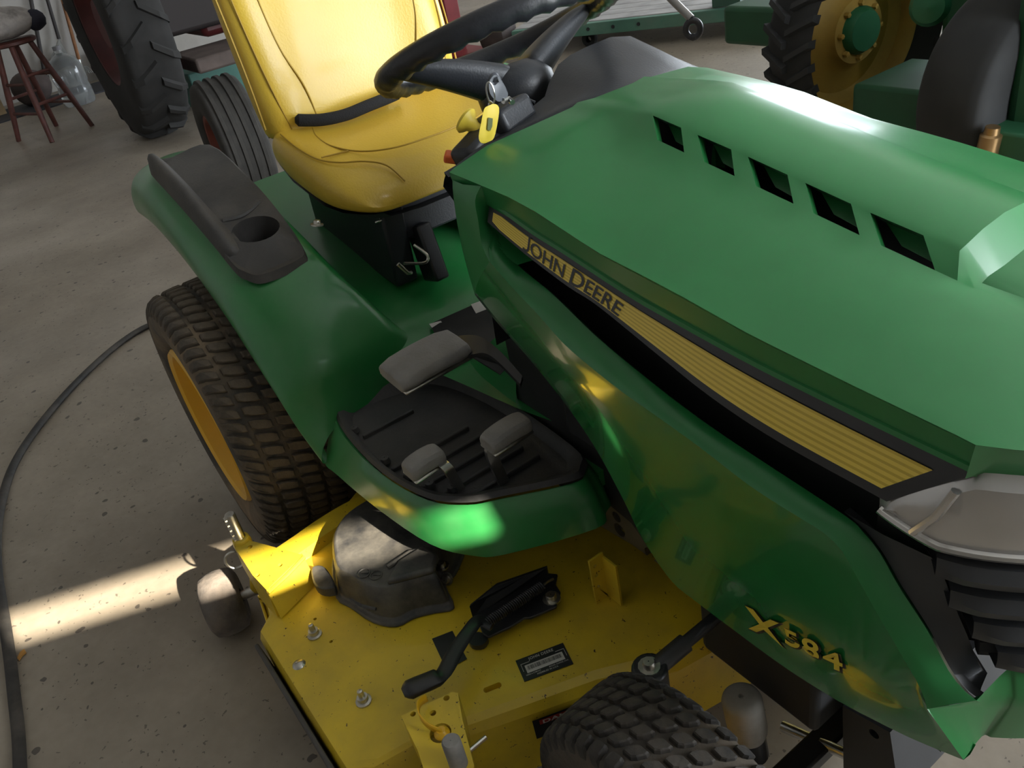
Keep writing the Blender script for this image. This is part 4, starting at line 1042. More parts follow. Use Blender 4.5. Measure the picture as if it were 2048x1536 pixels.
# height lever: base plate, spring and bent handle
bz = .216
plate = [P(u, v, 'z', bz) for u, v in [(948, 1232), (1000, 1192), (1070, 1158), (1098, 1150), (1116, 1152), (1112, 1172), (1122, 1188), (1113, 1218), (1062, 1240), (1050, 1240), (1022, 1258), (1000, 1268), (978, 1278), (966, 1270), (960, 1255)]]
lvr = obj('lock_lever', prism(plate, (0, 0, .005)), IRON, DK, smooth=False, bevel=.0015)
obj('lever_flange', prism([plate[0], plate[1], plate[2], plate[3], plate[3]+Vector((0, 0, .022)), plate[1]+Vector((0, 0, .030)), plate[0]+Vector((0, 0, .028))], (.003, -.004, 0)), IRON, lvr, smooth=False)
obj('lever_foot', cyl(P(1000, 1240, 'z', DZ), P(1000, 1240, 'z', DZ)+Vector((0, 0, .016)), .012), IRON, lvr)
obj('lever_spacer', cyl(P(1095, 1198, 'z', DZ), P(1095, 1198, 'z', DZ)+Vector((0, 0, .016)), .010), IRON, lvr)
obj('lever_spacer', prism(smooth_poly([P(u, v, 'z', DZ+.002) for u, v in [(938, 1280), (960, 1272), (978, 1282), (968, 1298), (945, 1298)]], 3, closed=True), (0, 0, .010)), IRON, lvr)
s0_, s1_ = P(972, 1247, 'z', .243), P(1084, 1172, 'z', .243); sd_ = (s1_-s0_); L_ = sd_.length; e1, e2 = frame_of(sd_)
coil = []; turns = 30
for i in range(turns*8+1):
    a = 2*pi*i/8; coil.append(s0_+sd_*(i/(turns*8))+(e1*math.cos(a)+e2*math.sin(a))*.0072)
obj('spring', tube(coil, .0016, 5), IRON, lvr)
obj('spring_hook', tube([P(944, 1268, 'z', .243), P(962, 1246, 'z', .246), s0_], .0022, 6), STEEL, lvr)
obj('spring_hook', tube([s1_, P(1096, 1163, 'z', .243), P(1106, 1158, 'z', .235)], .0022, 6), STEEL, lvr)
hpath = smooth_poly([P(985, 1252, 'z', .240), P(958, 1240, 'z', .250), P(938, 1262, 'z', .252), P(912, 1300, 'z', .252), P(888, 1345, 'z', .252), P(868, 1358, 'z', .253), P(835, 1372, 'z', .255), P(806, 1386, 'z', .256)], 4)
rows = []
for i, q in enumerate(hpath):
    t = (hpath[min(i+1, len(hpath)-1)]-hpath[max(i-1, 0)]).normalized(); n_ = t.cross(Vector((0, 0, 1))).normalized(); s = i/(len(hpath)-1)
    ww = interp([(0, .010), (.2, .012), (.5, .0135), (.62, .0125), (.66, .0155), (.93, .0165), (1, .008)], s); hh_ = interp([(0, .004), (.6, .004), (.68, .009), (.94, .010), (1, .004)], s)
    rows.append([q+n_*ww*math.cos(a)*1.0+Vector((0, 0, 1))*hh_*math.sin(a) for a in [2*pi*k/12 for k in range(12)]])
V, F = grid(rows, close_v=True); F += [tuple(range(12)), tuple(range(len(V)-1, len(V)-13, -1))]
obj('lever_handle', (V, F), IRON, lvr, auto=60)
bolt('lever_bolt', P(1103, 1196, 'z', bz+.006), (0, 0, 1), .010, lvr)
obj('lever_decal', prism([P(u, v, 'z', DZ+.001) for u, v in [(864, 1278), (905, 1262), (934, 1318), (893, 1340)]], (0, 0, .0008)), LBLACK, shell, smooth=False)
# maker's plate
qa, qb, qc, qd = [P(u, v, 'z', DZ+.0008) for u, v in [(1031, 1322), (1126, 1286), (1147, 1328), (1049, 1364)]]
pl_ = obj('serial_plate', prism([qa, qb, qc, qd], (0, 0, .0008)), LBLACK, shell, smooth=False)
ux_ = (qb-qa); uy_ = (qd-qa)
def plate_pt(s, t, lift=.0012): return qa+ux_*s+uy_*t+Vector((0, 0, lift))
def plate_quad(s0, t0, s1, t1, lift=.0011): return [plate_pt(s0, t0, lift), plate_pt(s1, t0, lift), plate_pt(s1, t1, lift), plate_pt(s0, t1, lift)]
obj('plate_panel', (plate_quad(.12, .36, .90, .72), [(0, 1, 2, 3)]), WHITE, pl_, smooth=False)
bars = []; s = .16; random.seed(3)
while s < .86:
    wd = random.choice([.004, .006, .010]); bars.append((plate_quad(s, .42, s+wd, .60, .0014), [(0, 1, 2, 3)])); s += wd+random.choice([.005, .008, .011])
obj('plate_barcode', join(*bars), LBLACK, pl_, smooth=False)
def plate_text(body, s0, t0, h, wdt, m):
    V, F = text_mesh(body, 1.0, .01, 1.1); x0 = min(v.x for v in V); x1 = max(v.x for v in V)
    return obj('plate_lettering', ([plate_pt(s0+(v.x-x0)/(x1-x0)*wdt, t0-v.y*h, .0014) for v in V], F), m, pl_, smooth=False)
plate_text('JOHN DEERE', .24, .20, .17, .52, WHITE)
plate_text('ASSEMBLED IN U.S.A.', .28, .93, .10, .44, WHITE)
plate_text('MOLINE, ILLINOIS, U.S.A.', .55, .82, .08, .40, WHITE)
plate_text('DEERE & COMPANY', .08, .82, .08, .30, WHITE)
bl = lambda a, b: obj('plate_border', (plate_quad(*a, *b, .0011), [(0, 1, 2, 3)]), WHITE, pl_, smooth=False)
bl((.06, .25), (.24, .27)); bl((.78, .25), (.96, .27)); bl((.06, .25), (.068, .60)); bl((.952, .25), (.96, .60))
# danger label on the sloping front skirt
fx = lambda s, t: Vector((0, 0, 0))
sa, sb_ = Vector((.957, -.436, 0)), Vector((.991, -.341, 0))
dirx = (sb_-sa).normalized(); outd = Vector((dirx.y, -dirx.x, 0))
def skp(a, d): 
    q = sa+dirx*a; tt = d; return Vector((q.x, q.y, 0))+outd*(.0245+.03*tt)+Vector((0, 0, DZ-.024-tt*.99))
skd = None
dl = obj('danger_label', ([skp(-.01, .004), skp(.13, .004), skp(.13, .046), skp(-.01, .046)], [(0, 1, 2, 3)]), LBLACK, shell, smooth=False)
obj('danger_band', ([skp(.0, .007)+outd*.0008, skp(.085, .007)+outd*.0008, skp(.085, .017)+outd*.0008, skp(.0, .017)+outd*.0008], [(0, 1, 2, 3)]), RED, dl, smooth=False)
obj('danger_picture', ([skp(.09, .007)+outd*.0008, skp(.125, .007)+outd*.0008, skp(.125, .030)+outd*.0008, skp(.09, .030)+outd*.0008], [(0, 1, 2, 3)]), WHITE, dl, smooth=False)
Vt, Ft = text_mesh('DANGER', 1.0, .02, 1.05); xm = max(v.x for v in Vt)
obj('danger_lettering', ([skp(.004+.075*v.x/xm, .0155-.0075*v.y/.7)+outd*.0016 for v in Vt], Ft), WHITE, dl, smooth=False)
# tall tab and front height bracket
tq = P(1203, 1200, 'z', DZ)
tab = obj('deck_tab', join(box(tq+Vector((.0, .002, .048)), (.004, .028, .096)), box(tq+Vector((.016, .015, .045)), (.034, .004, .088))), YEL, DK, smooth=False, bevel=.001)
cut(tab, [bore(tq+Vector((0, -.003, dz)), (1, 0, 0), .003, .01, 12) for dz in (.035, .06, .08)])
fz_ = .262
fb = [P(u, v, 'z', fz_) for u, v in [(802, 1432), (905, 1384), (916, 1386), (925, 1440), (948, 1530), (940, 1600), (880, 1640), (835, 1500)]]
fbr = obj('front_bracket', join(prism(fb, (0, 0, -.005)), prism([fb[2], fb[3], fb[4], fb[4]+Vector((0, 0, -.10)), fb[3]+Vector((0, 0, -.065)), fb[2]+Vector((0, 0, -.06))], (0, -.005, 0)), prism([fb[0], fb[1], fb[1]+Vector((0, 0, -.06)), fb[0]+Vector((0, 0, -.06))], (.005, 0, 0)), prism([fb[0], fb[7], fb[7]+Vector((0, 0, -.07)), fb[0]+Vector((0, 0, -.06))], (0, .005, 0))), YEL, DK, smooth=False, bevel=.002)
cut(fbr, [bore(P(u, v, 'z', fz_), (0, 0, 1), r_, .02) for u, v, r_ in [(893, 1396, .0045), (866, 1426, .0045), (826, 1428, .004), (881, 1466, .015)]])
gp = smooth_poly([P(852, 1395, 'z', fz_+.012), P(836, 1408, 'z', fz_+.022), P(838, 1432, 'z', fz_+.022), P(855, 1452, 'z', fz_+.016), P(884, 1466, 'z', fz_+.006)], 6)
obj('height_gauge', grid([[q+Vector((0, 0, -.007)) for q in gp], [q+Vector((0, 0, .007)) for q in gp]]), YELR, fbr, solid=.002)
obj('gauge_pivot', lathe([(.0005, .008), (.006, .008), (.010, .004), (.011, 0)], P(884, 1467, 'z', fz_), (0, 0, 1), 16), YELR, fbr)
pf = P(905, 1492, 'z', .300)
obj('front_post', lathe([(.0005, .012), (.0105, .012), (.0125, .009), (.0125, -.20)], pf, (0, 0, 1), 20), FILTER, fbr, auto=40)
obj('lock_pin', tube([P(936, 1504, 'z', .245), P(972, 1474, 'z', .245)], .0032, 8), STEEL, fbr)
obj('front_caster', lathe([(.01, -.03), (.055, -.03), (.062, -.02), (.062, .02), (.055, .03), (.01, .03)], Vector((pf.x+.02, pf.y-.03, .062)), (0, 1, 0), 32), WHEELG, DK)

# ------------------------------------------------------------------ small things on the tractor
fs = [Vector((.012, -.175, .845)), Vector((.030, -.12, .834)), Vector((.036, -.03, .832)), Vector((.030, .06, .842)), Vector((.022, .125, .856)), Vector((.018, .150, .862))]
fs = [P(u, v, 'x', x) for u, v, x in [(590, 240, .0), (640, 240, .012), (690, 230, .015), (735, 212, .012), (775, 196, .005), (795, 187, .0)]]
o = obj('foam_strip', tube(smooth_poly(fs, 5), [.006]+[.0125]*24+[.006], 12), FOAM)
tag(o, 'black foam strip lying in the crease of the yellow seat', 'foam strip')
KY = empty('ignition_key', P(1000, 195, 'x', .715), 'dark ignition key with ring and yellow fob hanging from the dash', 'key')
kp = [P(u, v, 'x', .715) for u, v in [(977, 168), (983, 155), (991, 150), (999, 154), (1008, 170), (1016, 186), (1014, 196), (1000, 204), (990, 200), (980, 188)]]
kd = Vector((-.5, .2, .3)).normalized()*.006
kh = obj('key_head', prism(smooth_poly(kp, 3, closed=True), kd), mat('key_plastic', (.05, .055, .065), .4), KY, bevel=.0012)
cut(kh, [prism([P(u, v, 'x', .715)-kd*2 for u, v in [(984, 168), (988, 156), (994, 154), (998, 164), (990, 171)]], kd*5)])
obj('key_shank', tube([P(1006, 202, 'x', .715), P(1018, 198, 'x', .712), P(1025, 205, 'x', .722)], .004, 8), STEEL, KY)
kr = P(981, 186, 'x', .720)
obj('key_ring', tube([kr+Vector((.003*math.cos(a), .004*math.cos(a), .014*math.sin(a))) for a in [2*pi*i/20 for i in range(20)]], .0012, 6, closed=True), STEEL, KY)
obj('fob_clip', tube(smooth_poly([P(979, 202, 'x', .722), P(984, 206, 'x', .722), P(986, 222, 'x', .722), P(977, 224, 'x', .722), P(978, 206, 'x', .722)], 4), .0012, 6), STEEL, KY)
fo = smooth_poly([P(u, v, 'x', .724) for u, v in [(968, 218), (978, 212), (988, 220), (985, 250), (978, 280), (969, 287), (960, 284), (957, 272), (962, 245)]], 3, closed=True)
fob = obj('key_fob', prism(fo, Vector((.002, .0075, .001))), YKNOB, KY, bevel=.0012)
obj('fob_emblem', prism([P(u, v, 'x', .7275)+Vector((0, .0068, 0)) for u, v in [(968, 238), (977, 240), (976, 256), (972, 265), (966, 262)]], (.0004, 0, 0)), mat('fob_green', (.10, .12, .03), .5), KY, smooth=False)

# ------------------------------------------------------------------ things around the tractor
# cord on the floor
cp = [P(u, v, 'z', .010) for u, v in [(330, 640), (285, 657), (235, 690), (180, 738), (125, 795), (70, 862), (30, 925), (8, 985), (-6, 1060), (-6, 1140), (2, 1200), (10, 1250), (20, 1320), (28, 1390), (36, 1460), (40, 1540), (40, 1640)]]
o = obj('rubber_hose', tube(smooth_poly(cp, 5), .0125, 10, flat=.75), mat('cord_rubber', (.030, .028, .026), .75, var=.3, vscale=20, dirt=(.14, .12, .10), dirt_amt=.5, dscale=8))
tag(o, 'thick black rubber hose curving over the concrete past the rear tire', 'hose')
# rag of dry leaf by the cord
o = obj('leaf_scrap', prism([P(u, v, 'z', .002) for u, v in [(36, 1318), (42, 1306), (50, 1300), (53, 1306), (44, 1314), (39, 1322)]], (0, 0, .004)), mat('dry_leaf', (.45, .22, .05), .8), smooth=False)
tag(o, 'small orange-brown scrap of dry leaf beside the black hose', 'leaf')

WOOD = mat('stool_wood', (.10, .030, .022), .55, var=.3, vscale=20)
stool = empty('wooden_stool', (-5.7, -.05, 0), 'dark reddish wooden stool with splayed legs holding a pale sack', 'stool')
feet = [Vector((-5.852, -.298, 0)), Vector((-5.412, -.124, 0)), Vector((-6.031, .013, 0)), Vector((-5.575, .202, 0))]
cst = sum(feet, Vector())/4
tops = [Vector((cst.x+(f.x-cst.x)*.42, cst.y+(f.y-cst.y)*.42, .66)) for f in feet]
for f, t in zip(feet, tops): obj('leg', tube([f, f.lerp(t, .5), t], [.017, .023, .019], 10), WOOD, stool)
def lg(i, h): return feet[i].lerp(tops[i], h/.66)
for (i, j), h in [((0, 1), .20), ((1, 3), .26), ((0, 2), .30), ((2, 3), .20), ((0, 1), .40), ((1, 3), .45), ((2, 3), .42)]:
    obj('stretcher', tube([lg(i, h), lg(j, h)], .011, 8), WOOD, stool)
obj('stool_seat', lathe([(.001, .012), (.15, .014), (.165, .004), (.165, -.014), (.15, -.022), (.001, -.022)], (cst.x, cst.y, .672), (0, 0, 1), 28), WOOD, stool)
def lump(c, s, seed, n=3, amp=.12):
    bm = bmesh.new(); bmesh.ops.create_icosphere(bm, subdivisions=n, radius=1)
    random.seed(seed); ph = [(Vector((random.uniform(-3, 3), random.uniform(-3, 3), random.uniform(-3, 3))), random.uniform(0, 6)) for _ in range(7)]
    for v in bm.verts:
        d = sum(math.sin(v.co.dot(a)+b) for a, b in ph)/7; q = v.co*(1+amp*d*2)
        v.co = Vector((c[0]+q.x*s[0], c[1]+q.y*s[1], c[2]+q.z*s[2]))
    return bm
SACK = mat('sack_cloth', (.40, .36, .33), .9, var=.2, vscale=9, dirt=(.07, .065, .06), dirt_amt=.9, dscale=6, bump=.5, bscale=30)
sk = empty('feed_sack', (cst.x, cst.y, .69), 'pale patterned cloth sack slumped over the wooden stool', 'sack')
obj('sack_body', lump((cst.x+.02, cst.y-.02, .800), (.21, .25, .10), 4), SACK, sk)
obj('sack_fold', lump((cst.x-.03, cst.y-.33, .70), (.13, .11, .17), 9), SACK, sk)
obj('sack_mouth', lump((cst.x+.08, cst.y+.20, .775), (.07, .07, .075), 11, 2), mat('sack_dark', (.03, .03, .045), .9), sk)

# tools leaning on the back wall
WX = -7.86
HAND = mat('tool_handle', (.30, .13, .05), .6, var=.3, vscale=14); HANDK = mat('dark_handle', (.035, .03, .03), .6); GREYM = mat('grey_tool_steel', (.22, .22, .21), .45, metal=.7, var=.2, vscale=12)
def wp(u, v, d=0.0): return P(u, v, 'x', WX+d)
rk = empty('garden_fork', wp(165, 145), 'slim orange-handled garden fork with bright ferrule leaning on the pale wall', 'garden fork')
obj('handle', tube([wp(100, -120), wp(125, 0), wp(158, 120, .05)], .016, 10), HAND, rk)
obj('ferrule', tube([wp(158, 119, .05), wp(165, 144, .06)], .017, 10), STEEL, rk)
for k in range(5):
    obj('tine', tube([wp(166, 134, .06), wp(168+k*2, 132+k*.5, .07), wp(170+k*4, 147+k*-.5, .08)], .006, 6), GREYM, rk)
lr_ = empty('leaf_rake', wp(128, 120), 'grey wire leaf rake with long dark handle leaning on the pale wall', 'rake')
obj('handle', tube([wp(80, -100), wp(95, 0), wp(118, 78, .03)], .016, 10), HANDK, lr_)
for k in range(11):
    e = wp(92+k*6.8, 146+(.5*k), .08); obj('tine', tube([wp(118, 78, .03), wp(113+k*1.2, 92, .05), e], .006, 6), GREYM, lr_)
obj('tine_band', tube([wp(100, 132, .07), wp(152, 136, .07)], .008, 6), GREYM, lr_)
sh = empty('shovel', wp(205, 140), 'square-mouthed steel shovel with black shaft leaning by the big tire', 'shovel')
obj('handle', tube([wp(170, -90), wp(180, 0), wp(192, 42)], .020, 10), mat('yellow_handle', (.45, .30, .06), .6), sh)
obj('shaft', tube([wp(192, 40), wp(198, 70, .02), wp(206, 104, .03)], .022, 10), HANDK, sh)
bl_ = [wp(183, 102, .03), wp(210, 96, .05), wp(226, 104, .03), wp(236, 150, .06), wp(222, 166, .10), wp(196, 146, .07)]
obj('blade', prism(bl_, (.02, 0, 0)), mat('shovel_steel', (.10, .10, .095), .55, metal=.5, var=.2, vscale=10), sh, bevel=.004)
hd = empty('hoe', wp(65, 0), 'bare black-handled hoe standing behind the wooden stool', 'hoe')
obj('handle', tube([wp(45, -80), wp(62, 0), wp(90, 150, .04)], .018, 10), HANDK, hd)
obj('hoe_blade', prism([wp(84, 150, .03), wp(98, 150, .03), wp(100, 165, .1), wp(86, 166, .1)], (.01, 0, 0)), GREYM, hd)
jug = empty('plastic_jug', (-6.75, .35, 0), 'clear bulbous plastic water jug on the floor behind the stool', 'jug')
CLEAR = mat('clear_plastic', (.62, .66, .68), .12, trans=.75, coat=.3)
obj('jug_body', lathe([(.001, .0), (.12, .0), (.135, .02), (.137, .12), (.128, .16), (.137, .20), (.137, .30), (.11, .37), (.05, .41), (.03, .42), (.03, .46)], (-6.75, .35, .002), (0, 0, 1), 32), CLEAR, jug)
obj('jug_cap', lathe([(.001, .03), (.034, .03), (.034, 0)], (-6.75, .35, .452), (0, 0, 1), 20), mat('jug_cap_grey', (.3, .3, .32), .5), jug)
o = obj('sack_bundle', lump((-7.35, .10, .16), (.20, .17, .16), 21), mat('brown_sack', (.085, .065, .06), .85, var=.3, vscale=8)); tag(o, 'dark brown crumpled sack on the floor beneath the stool', 'sack')
o = obj('cardboard_box', box((-7.45, -.42, .13), (.35, .40, .25), Euler((0, 0, .2))), mat('cardboard', (.34, .24, .13), .85, var=.15, vscale=6), smooth=False); tag(o, 'tan cardboard box on the floor by the back wall', 'box')
o = obj('floor_mat', box((-7.30, .10, .006), (.62, 2.4, .012), Euler((0, 0, .10))), mat('black_mat', (.035, .036, .042), .7)); tag(o, 'long black rubber mat lying along the back wall', 'mat')

# red tractor standing behind the seat: big lugged tire and dark red body
OLD = mat('old_tyre', (.022, .021, .020), .9, var=.3, vscale=8)
DRED = mat('dark_red_paint', (.090, .012, .012), .5, var=.3, vscale=6)
red = empty('red_tractor', (-4.6, .9, 0), 'dark red farm tractor with a tall lugged black tire behind the yellow seat', 'tractor')
def far_tyre(c, r, hw, rim_r, axis, m, par, lug_n=0, lug_h=.03, rimm=None, nm='tire', rib=False):
    ax = Vector(axis).normalized(); prof = tyre_prof(r, hw, rim_r)
    if rib: prof = [(a, b) if a < r*.98 else (a, b) for a, b in prof]
    t = obj(nm, lathe(prof, c, ax, 56), m, par, auto=60)
    u, v = frame_of(ax)
    if lug_n:
        for i in range(lug_n):
            for s in (-1, 1):
                a = 2*pi*(i+(.5 if s > 0 else 0))/lug_n; rows = []
                for k in range(4):
                    f = k/3; aa = a+(1-f)*.16; h_ = hw*(.02+.93*f)*s; rr0 = crown(r, hw, h_)
                    d = u*math.cos(aa)+v*math.sin(aa); tg = -u*math.sin(aa)+v*math.cos(aa)
                    b0 = Vector(c)+ax*h_; th = .022*r/.6
                    rows.append([b0+d*(rr0-.006)-tg*th, b0+d*(rr0+lug_h)-tg*th*.7, b0+d*(rr0+lug_h)+tg*th*.7, b0+d*(rr0-.006)+tg*th])
                V, F = grid(rows, close_v=True); F += [(0, 1, 2, 3), (15, 14, 13, 12)]
                obj('lug', (V, F), m, t, smooth=False)
    if rib:
        for k in range(4):
            h_ = hw*(-.6+.4*k); obj('tread_rib', lathe([(crown(r, hw, h_-hw*.12)-.004, h_-hw*.12), (r+.010, h_-hw*.08), (r+.010, h_+hw*.08), (crown(r, hw, h_+hw*.12)-.004, h_+hw*.12)], c, ax, 48), m, t, auto=30)
    if rimm is not None:
        obj('rim', lathe([(rim_r+.005, hw*.75), (rim_r+.008, hw*.85), (rim_r-.012, hw*.82), (rim_r-.03, hw*.5), (rim_r*.75, hw*.25), (rim_r*.45, hw*.35), (rim_r*.40, hw*.55), (.001, hw*.55)], c, ax, 48), rimm, t, auto=40)
        obj('rim_back', lathe([(rim_r+.005, -hw*.75), (rim_r-.012, -hw*.82), (rim_r-.03, -hw*.5), (.001, -hw*.4)], c, ax, 40), rimm, t, auto=40)
    return t
far_tyre((-4.55, .455, .73), .70, .165, .36, (0, -1, 0), OLD, red, 20, .03, DRED, 'drive_tire')
obj('tractor_body', box((-5.3, 1.25, .75), (1.6, .60, .50)), DRED, red, bevel=.04)
obj('axle_housing', box((-4.55, 1.0, .70), (.30, 1.0, .26)), mat('dark_cast', (.020, .014, .013), .7), red, bevel=.03)
obj('drawbar', box((-4.25, .95, .42), (.55, .50, .09)), mat('drawbar_dust', (.10, .075, .065), .8, var=.3, vscale=8), red, bevel=.015)
obj('tractor_fender', prism([(-4.9, .70, 1.30), (-4.2, .70, 1.30), (-4.1, .70, 1.0), (-4.3, .70, .95), (-4.9, .70, 1.05)], (0, .04, 0)), DRED, red, bevel=.01)
far_tyre((-2.32, .315, .302), .292, .105, .15, (-.10, -1, 0), mat('ribbed_tyre', (.030, .027, .023), .85, var=.3, vscale=20), (iw := empty('implement_wheel', (-2.32, .315, 0), 'small ribbed tire with a rusty red rim standing behind the seat', 'wheel')), 0, .0, mat('rust_red', (.16, .035, .02), .6, var=.3, vscale=12), 'rib_tire', rib=True)
obj('wheel_axle_stub', cyl((-2.33, .42, .302), (-2.36, .85, .302), .03), mat('dark_cast', (.020, .014, .013), .7), iw)
obj('axle_stand', box((-2.36, .80, .135), (.10, .10, .27)), mat('dark_cast', (.02, .02, .02), .7), iw)
o = obj('teal_crate', box((-5.30, 1.30, .125), (.55, .95, .25), Euler((0, 0, .15))), mat('teal_paint', (.055, .155, .125), .6, var=.2, vscale=5), bevel=.01); tag(o, 'low teal painted crate on the floor between the tires', 'crate')
# red frame with ribbed hoses beyond the seat back
rf = empty('red_press_frame', (-4.0, 2.5, 0), 'red steel upright with ribbed black hoses beside it', 'frame')
obj('upright', box((-4.05, 2.60, .85), (.12, .12, 1.70)), mat('frame_red', (.20, .022, .025), .5, var=.2, vscale=8), rf, bevel=.008)
obj('foot_plate', box((-4.05, 2.60, .012), (.45, .30, .024)), mat('frame_red', (.2, .02, .02), .5), rf)
for k in range(5):
    hq = P(868+9*k, 58, 'x', -4.16); obj('hose', tube([Vector((hq.x, hq.y, z)) for z in (.18, .6, 1.1, 1.6)], .022, 10), mat('hose_grey', (.055, .052, .052), .6), rf)
obj('hose_tray', box((-4.16, 2.40, .10), (.14, .42, .16)), IRON, rf, bevel=.01)
# low green trailer
GRN = mat('old_green', (.075, .190, .135), .55, var=.2, vscale=5, dirt=(.22, .26, .22), dirt_amt=.4, dscale=4)
ta, tb_ = Vector((-3.10, 2.80, 0)), Vector((-1.35, 3.86, 0)); td = (tb_-ta).normalized(); tn = Vector((-td.y, td.x, 0))
tl = empty('flat_trailer', ta.lerp(tb_, .5), 'low green steel trailer with pale boards across the floor', 'trailer')
def rail_(nm, a, b, z, hgt, th, m): 
    return obj(nm, prism([a+Vector((0, 0, z)), b+Vector((0, 0, z)), b+Vector((0, 0, z+hgt)), a+Vector((0, 0, z+hgt))], tn*th), m, tl, smooth=False, bevel=.004)
rail_('side_rail', ta-td*.3, tb_+td*1.2, .10, .075, .05, GRN)
rail_('far_rail', ta-td*.3+tn*1.0, tb_+td*1.2+tn*1.0, .10, .075, .05, GRN)
PALE = mat('pale_board', (.36, .35, .34), .65, var=.25, vscale=6)
for k in range(6):
    a = ta-td*.3+tn*(.06+.155*k); rail_('deck_board', a, a+td*3.2, .158, .02, .148, PALE)
obj('trailer_post', prism([ta+td*1.05+tn*.05+Vector((x_*.0, 0, .18)) for x_ in (0,)]+[ta+td*1.22+tn*.05+Vector((0, 0, .18)), ta+td*1.22+tn*.05+Vector((0, 0, 1.0)), ta+td*1.05+tn*.05+Vector((0, 0, 1.0))], tn*.08), mat('post_green', (.045, .10, .07), .6), tl)
for k in (.2, 2.0):
    for s in (.15, .85): obj('trailer_wheel', lathe([(.02, -.03), (.045, -.03), (.05, -.02), (.05, .02), (.045, .03), (.02, .03)], ta+td*k+tn*s+Vector((0, 0, .05)), tn, 24), OLD, tl)
for k in range(3): obj('rail_bolt', lathe([(.001, -.008), (.010, -.008), (.012, 0)], ta+td*(.25+.17*k)+Vector((0, 0, .14)), tn, 10), IRON, tl)
hk = empty('hitch_link', P(1385, 75, 'y', 2.45), 'steel link rod with a round eye at its end hanging before the trailer', 'link rod')
h0, h1 = P(1345, 0, 'y', 2.45), P(1383, 38, 'y', 2.45); hd_ = (h1-h0)
obj('rod', tube([h0-hd_*4, h1], .020, 12), mat('worn_steel', (.30, .29, .28), .35, metal=.8), hk)
ec = P(1386, 58, 'y', 2.45)
obj('eye', tube([ec+Vector((.030*math.cos(a), .02*math.cos(a), .040*math.sin(a))) for a in [2*pi*i/24 for i in range(24)]], .016, 10, closed=True), mat('eye_steel', (.05, .05, .055), .35, metal=.6), hk)
obj('eye_ball', lathe([(.0005, -.022), (.014, -.018), (.020, 0), (.014, .018), (.0005, .022)], ec+Vector((.0, 0, -.038)), (1, .3, 0), 16), mat('eye_steel', (.05, .05, .055), .35, metal=.6), hk)
hub = empty('coulter_hub', (-3.62, 2.72, 0), 'dark rusty hub and spindle lying on the floor before the trailer', 'hub')
RUSTD = mat('rusty_dark', (.045, .030, .026), .7, var=.3, vscale=12)
obj('drum', lathe([(.001, -.10), (.13, -.10), (.15, -.07), (.15, .05), (.13, .08), (.05, .10), (.001, .10)], (-3.62, 2.72, .152), (.8, .5, 0), 28), RUSTD, hub, auto=40)
obj('spindle', cyl((-3.70, 2.66, .15), (-4.02, 2.42, .13), .022), RUSTD, hub)
obj('spindle_cross', tube([(-4.0, 2.40, .24), (-4.02, 2.42, .13), (-4.04, 2.44, .03)], .024, 8), RUSTD, hub)
# dark green tractor on the far side of the hood
GT = empty('green_tractor', (-.1, 2.6, 0), 'large dark green tractor with a cleated tire on a yellow rim', 'tractor')
YD = mat('old_rim_yellow', (.42, .26, .045), .6, var=.2, vscale=4, dirt=(.12, .08, .04), dirt_amt=.5, dscale=4)
NAVY = mat('tractor_green_paint', (.012, .075, .030), .55, var=.2, vscale=5)
TYD = mat('farm_tyre', (.022, .022, .022), .85, var=.2, vscale=10)
wc = P(1715, 60, 'z', .385); wn = Vector((.99, -.14, 0)).normalized(); wr, whw, wri = .365, .13, .312
gt_t = obj('front_tire', lathe([(wri-.01, -.06), (wri+.02, -whw*.9), (wr*.93, -whw), (wr, -whw*.7), (wr, whw*.5), (wr*.965, whw*.85), (wri+.03, whw*.6), (wri, .01)], wc, wn, 64), TYD, GT, auto=50)
u_, v_ = frame_of(wn)
for i in range(26):
    for sgn in (-1, 1):
        a = 2*pi*(i+(.5 if sgn > 0 else 0))/26; rows = []
        for k in range(3):
            f = k/2; aa = a+(1-f)*.16; d = u_*math.cos(aa)+v_*math.sin(aa); tg = -u_*math.sin(aa)+v_*math.cos(aa); b0 = wc+wn*(whw*(.04+.9*f)*sgn); r0_ = wr*(1-.03*f)
            rows.append([b0+d*(r0_-.01)-tg*.016, b0+d*(r0_+.026)-tg*.011, b0+d*(r0_+.026)+tg*.011, b0+d*(r0_-.01)+tg*.016])
        V, F = grid(rows, close_v=True); F += [(0, 1, 2, 3), (11, 10, 9, 8)]; obj('lug', (V, F), TYD, gt_t, smooth=False)
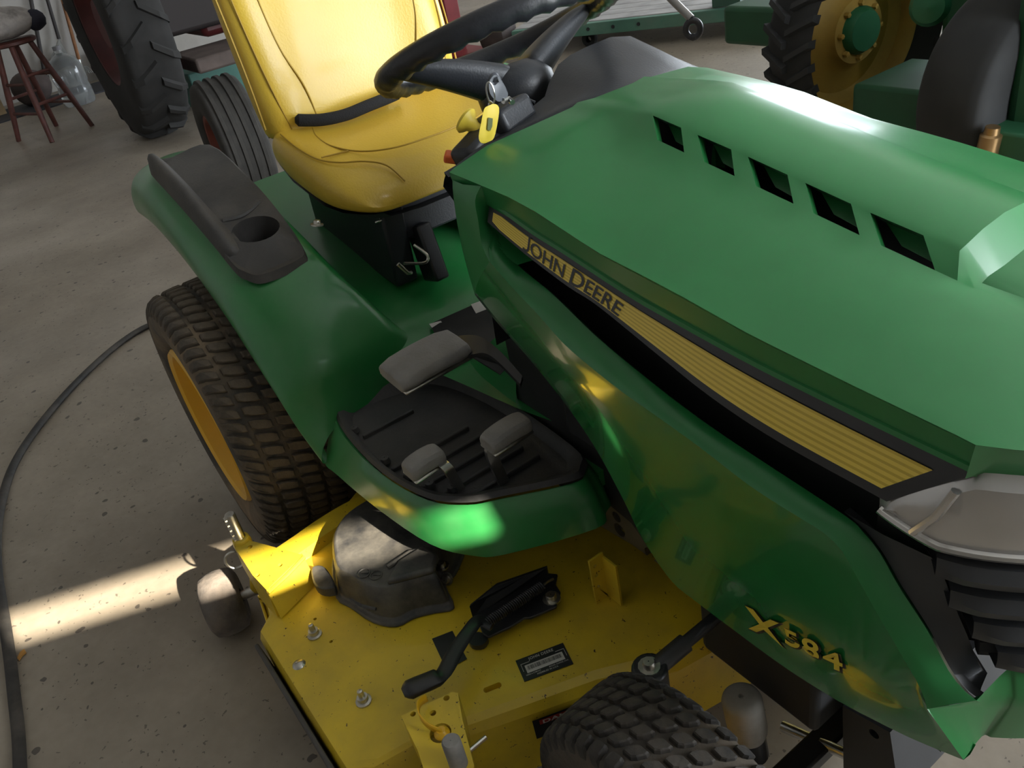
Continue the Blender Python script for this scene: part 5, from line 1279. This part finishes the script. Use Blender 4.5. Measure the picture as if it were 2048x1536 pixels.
obj('rim', lathe([(wri+.004, .012), (wri-.004, .022), (wri-.014, .010), (wri-.02, -.05), (wri*.80, -.075), (wri*.55, -.060), (wri*.42, -.02), (wri*.40, .005), (wri*.2, .008), (.001, .008)], wc, wn, 56), YD, gt_t, auto=40)
obj('hub_casting', lathe([(.001, .05), (.075, .045), (.09, .02), (.09, -.03)], wc, wn, 24), mat('hub_green', (.015, .12, .050), .5), GT)
for i in range(8):
    a = 2*pi*i/8; obj('wheel_nut', lathe([(.001, .02), (.010, .018), (.012, 0)], wc+(u_*math.cos(a)+v_*math.sin(a))*wri*.33+wn*.008, wn, 6), YD, gt_t)
far_tyre(Vector((.34, 1.98, .33)), .315, .12, .16, wn, TYD, GT, 0, 0, NAVY, 'rear_tire')
obj('axle_beam', box(wc+Vector((-.35, -.02, .02)), (.5, .18, .16)), NAVY, GT, bevel=.02)
obj('chassis', prism([(-.15, 2.35, .05), (1.6, 2.10, .05), (1.6, 2.10, 1.5), (-.15, 2.35, 1.5)], (.15, 1.2, 0)), NAVY, GT, bevel=.04)
obj('engine_side', box((.75, 1.95, .55), (.7, .35, .7)), NAVY, GT, bevel=.05)
obj('side_step', box((.12, 2.16, .15), (.72, .36, .28)), NAVY, GT, bevel=.015)
for u, v, w1 in [(1860, 12, .05), (2035, 50, .07)]:
    q = P(u, v, 'y', 2.05); obj('green_cover', lathe([(.001, .05), (w1, .04), (w1*1.3, 0)], q, (.4, -.9, .1), 20), mat('hub_green', (.015, .12, .050), .5), GT)
q = P(1975, 300, 'y', 1.66)
obj('brass_fitting', lathe([(.001, .07), (.020, .07), (.022, .05), (.030, .045), (.030, -.05), (.02, -.06), (.001, -.06)], q, (.1, 0, 1), 16), mat('brass', (.35, .22, .10), .35, metal=.9), GT)
obj('fitting_bracket', box(q+Vector((.05, .14, -.05)), (.25, .24, .20)), NAVY, GT, bevel=.01)

# ------------------------------------------------------------------ settle parenting
for o, p in PEND:
    o.matrix_parent_inverse = p.matrix_basis.inverted()
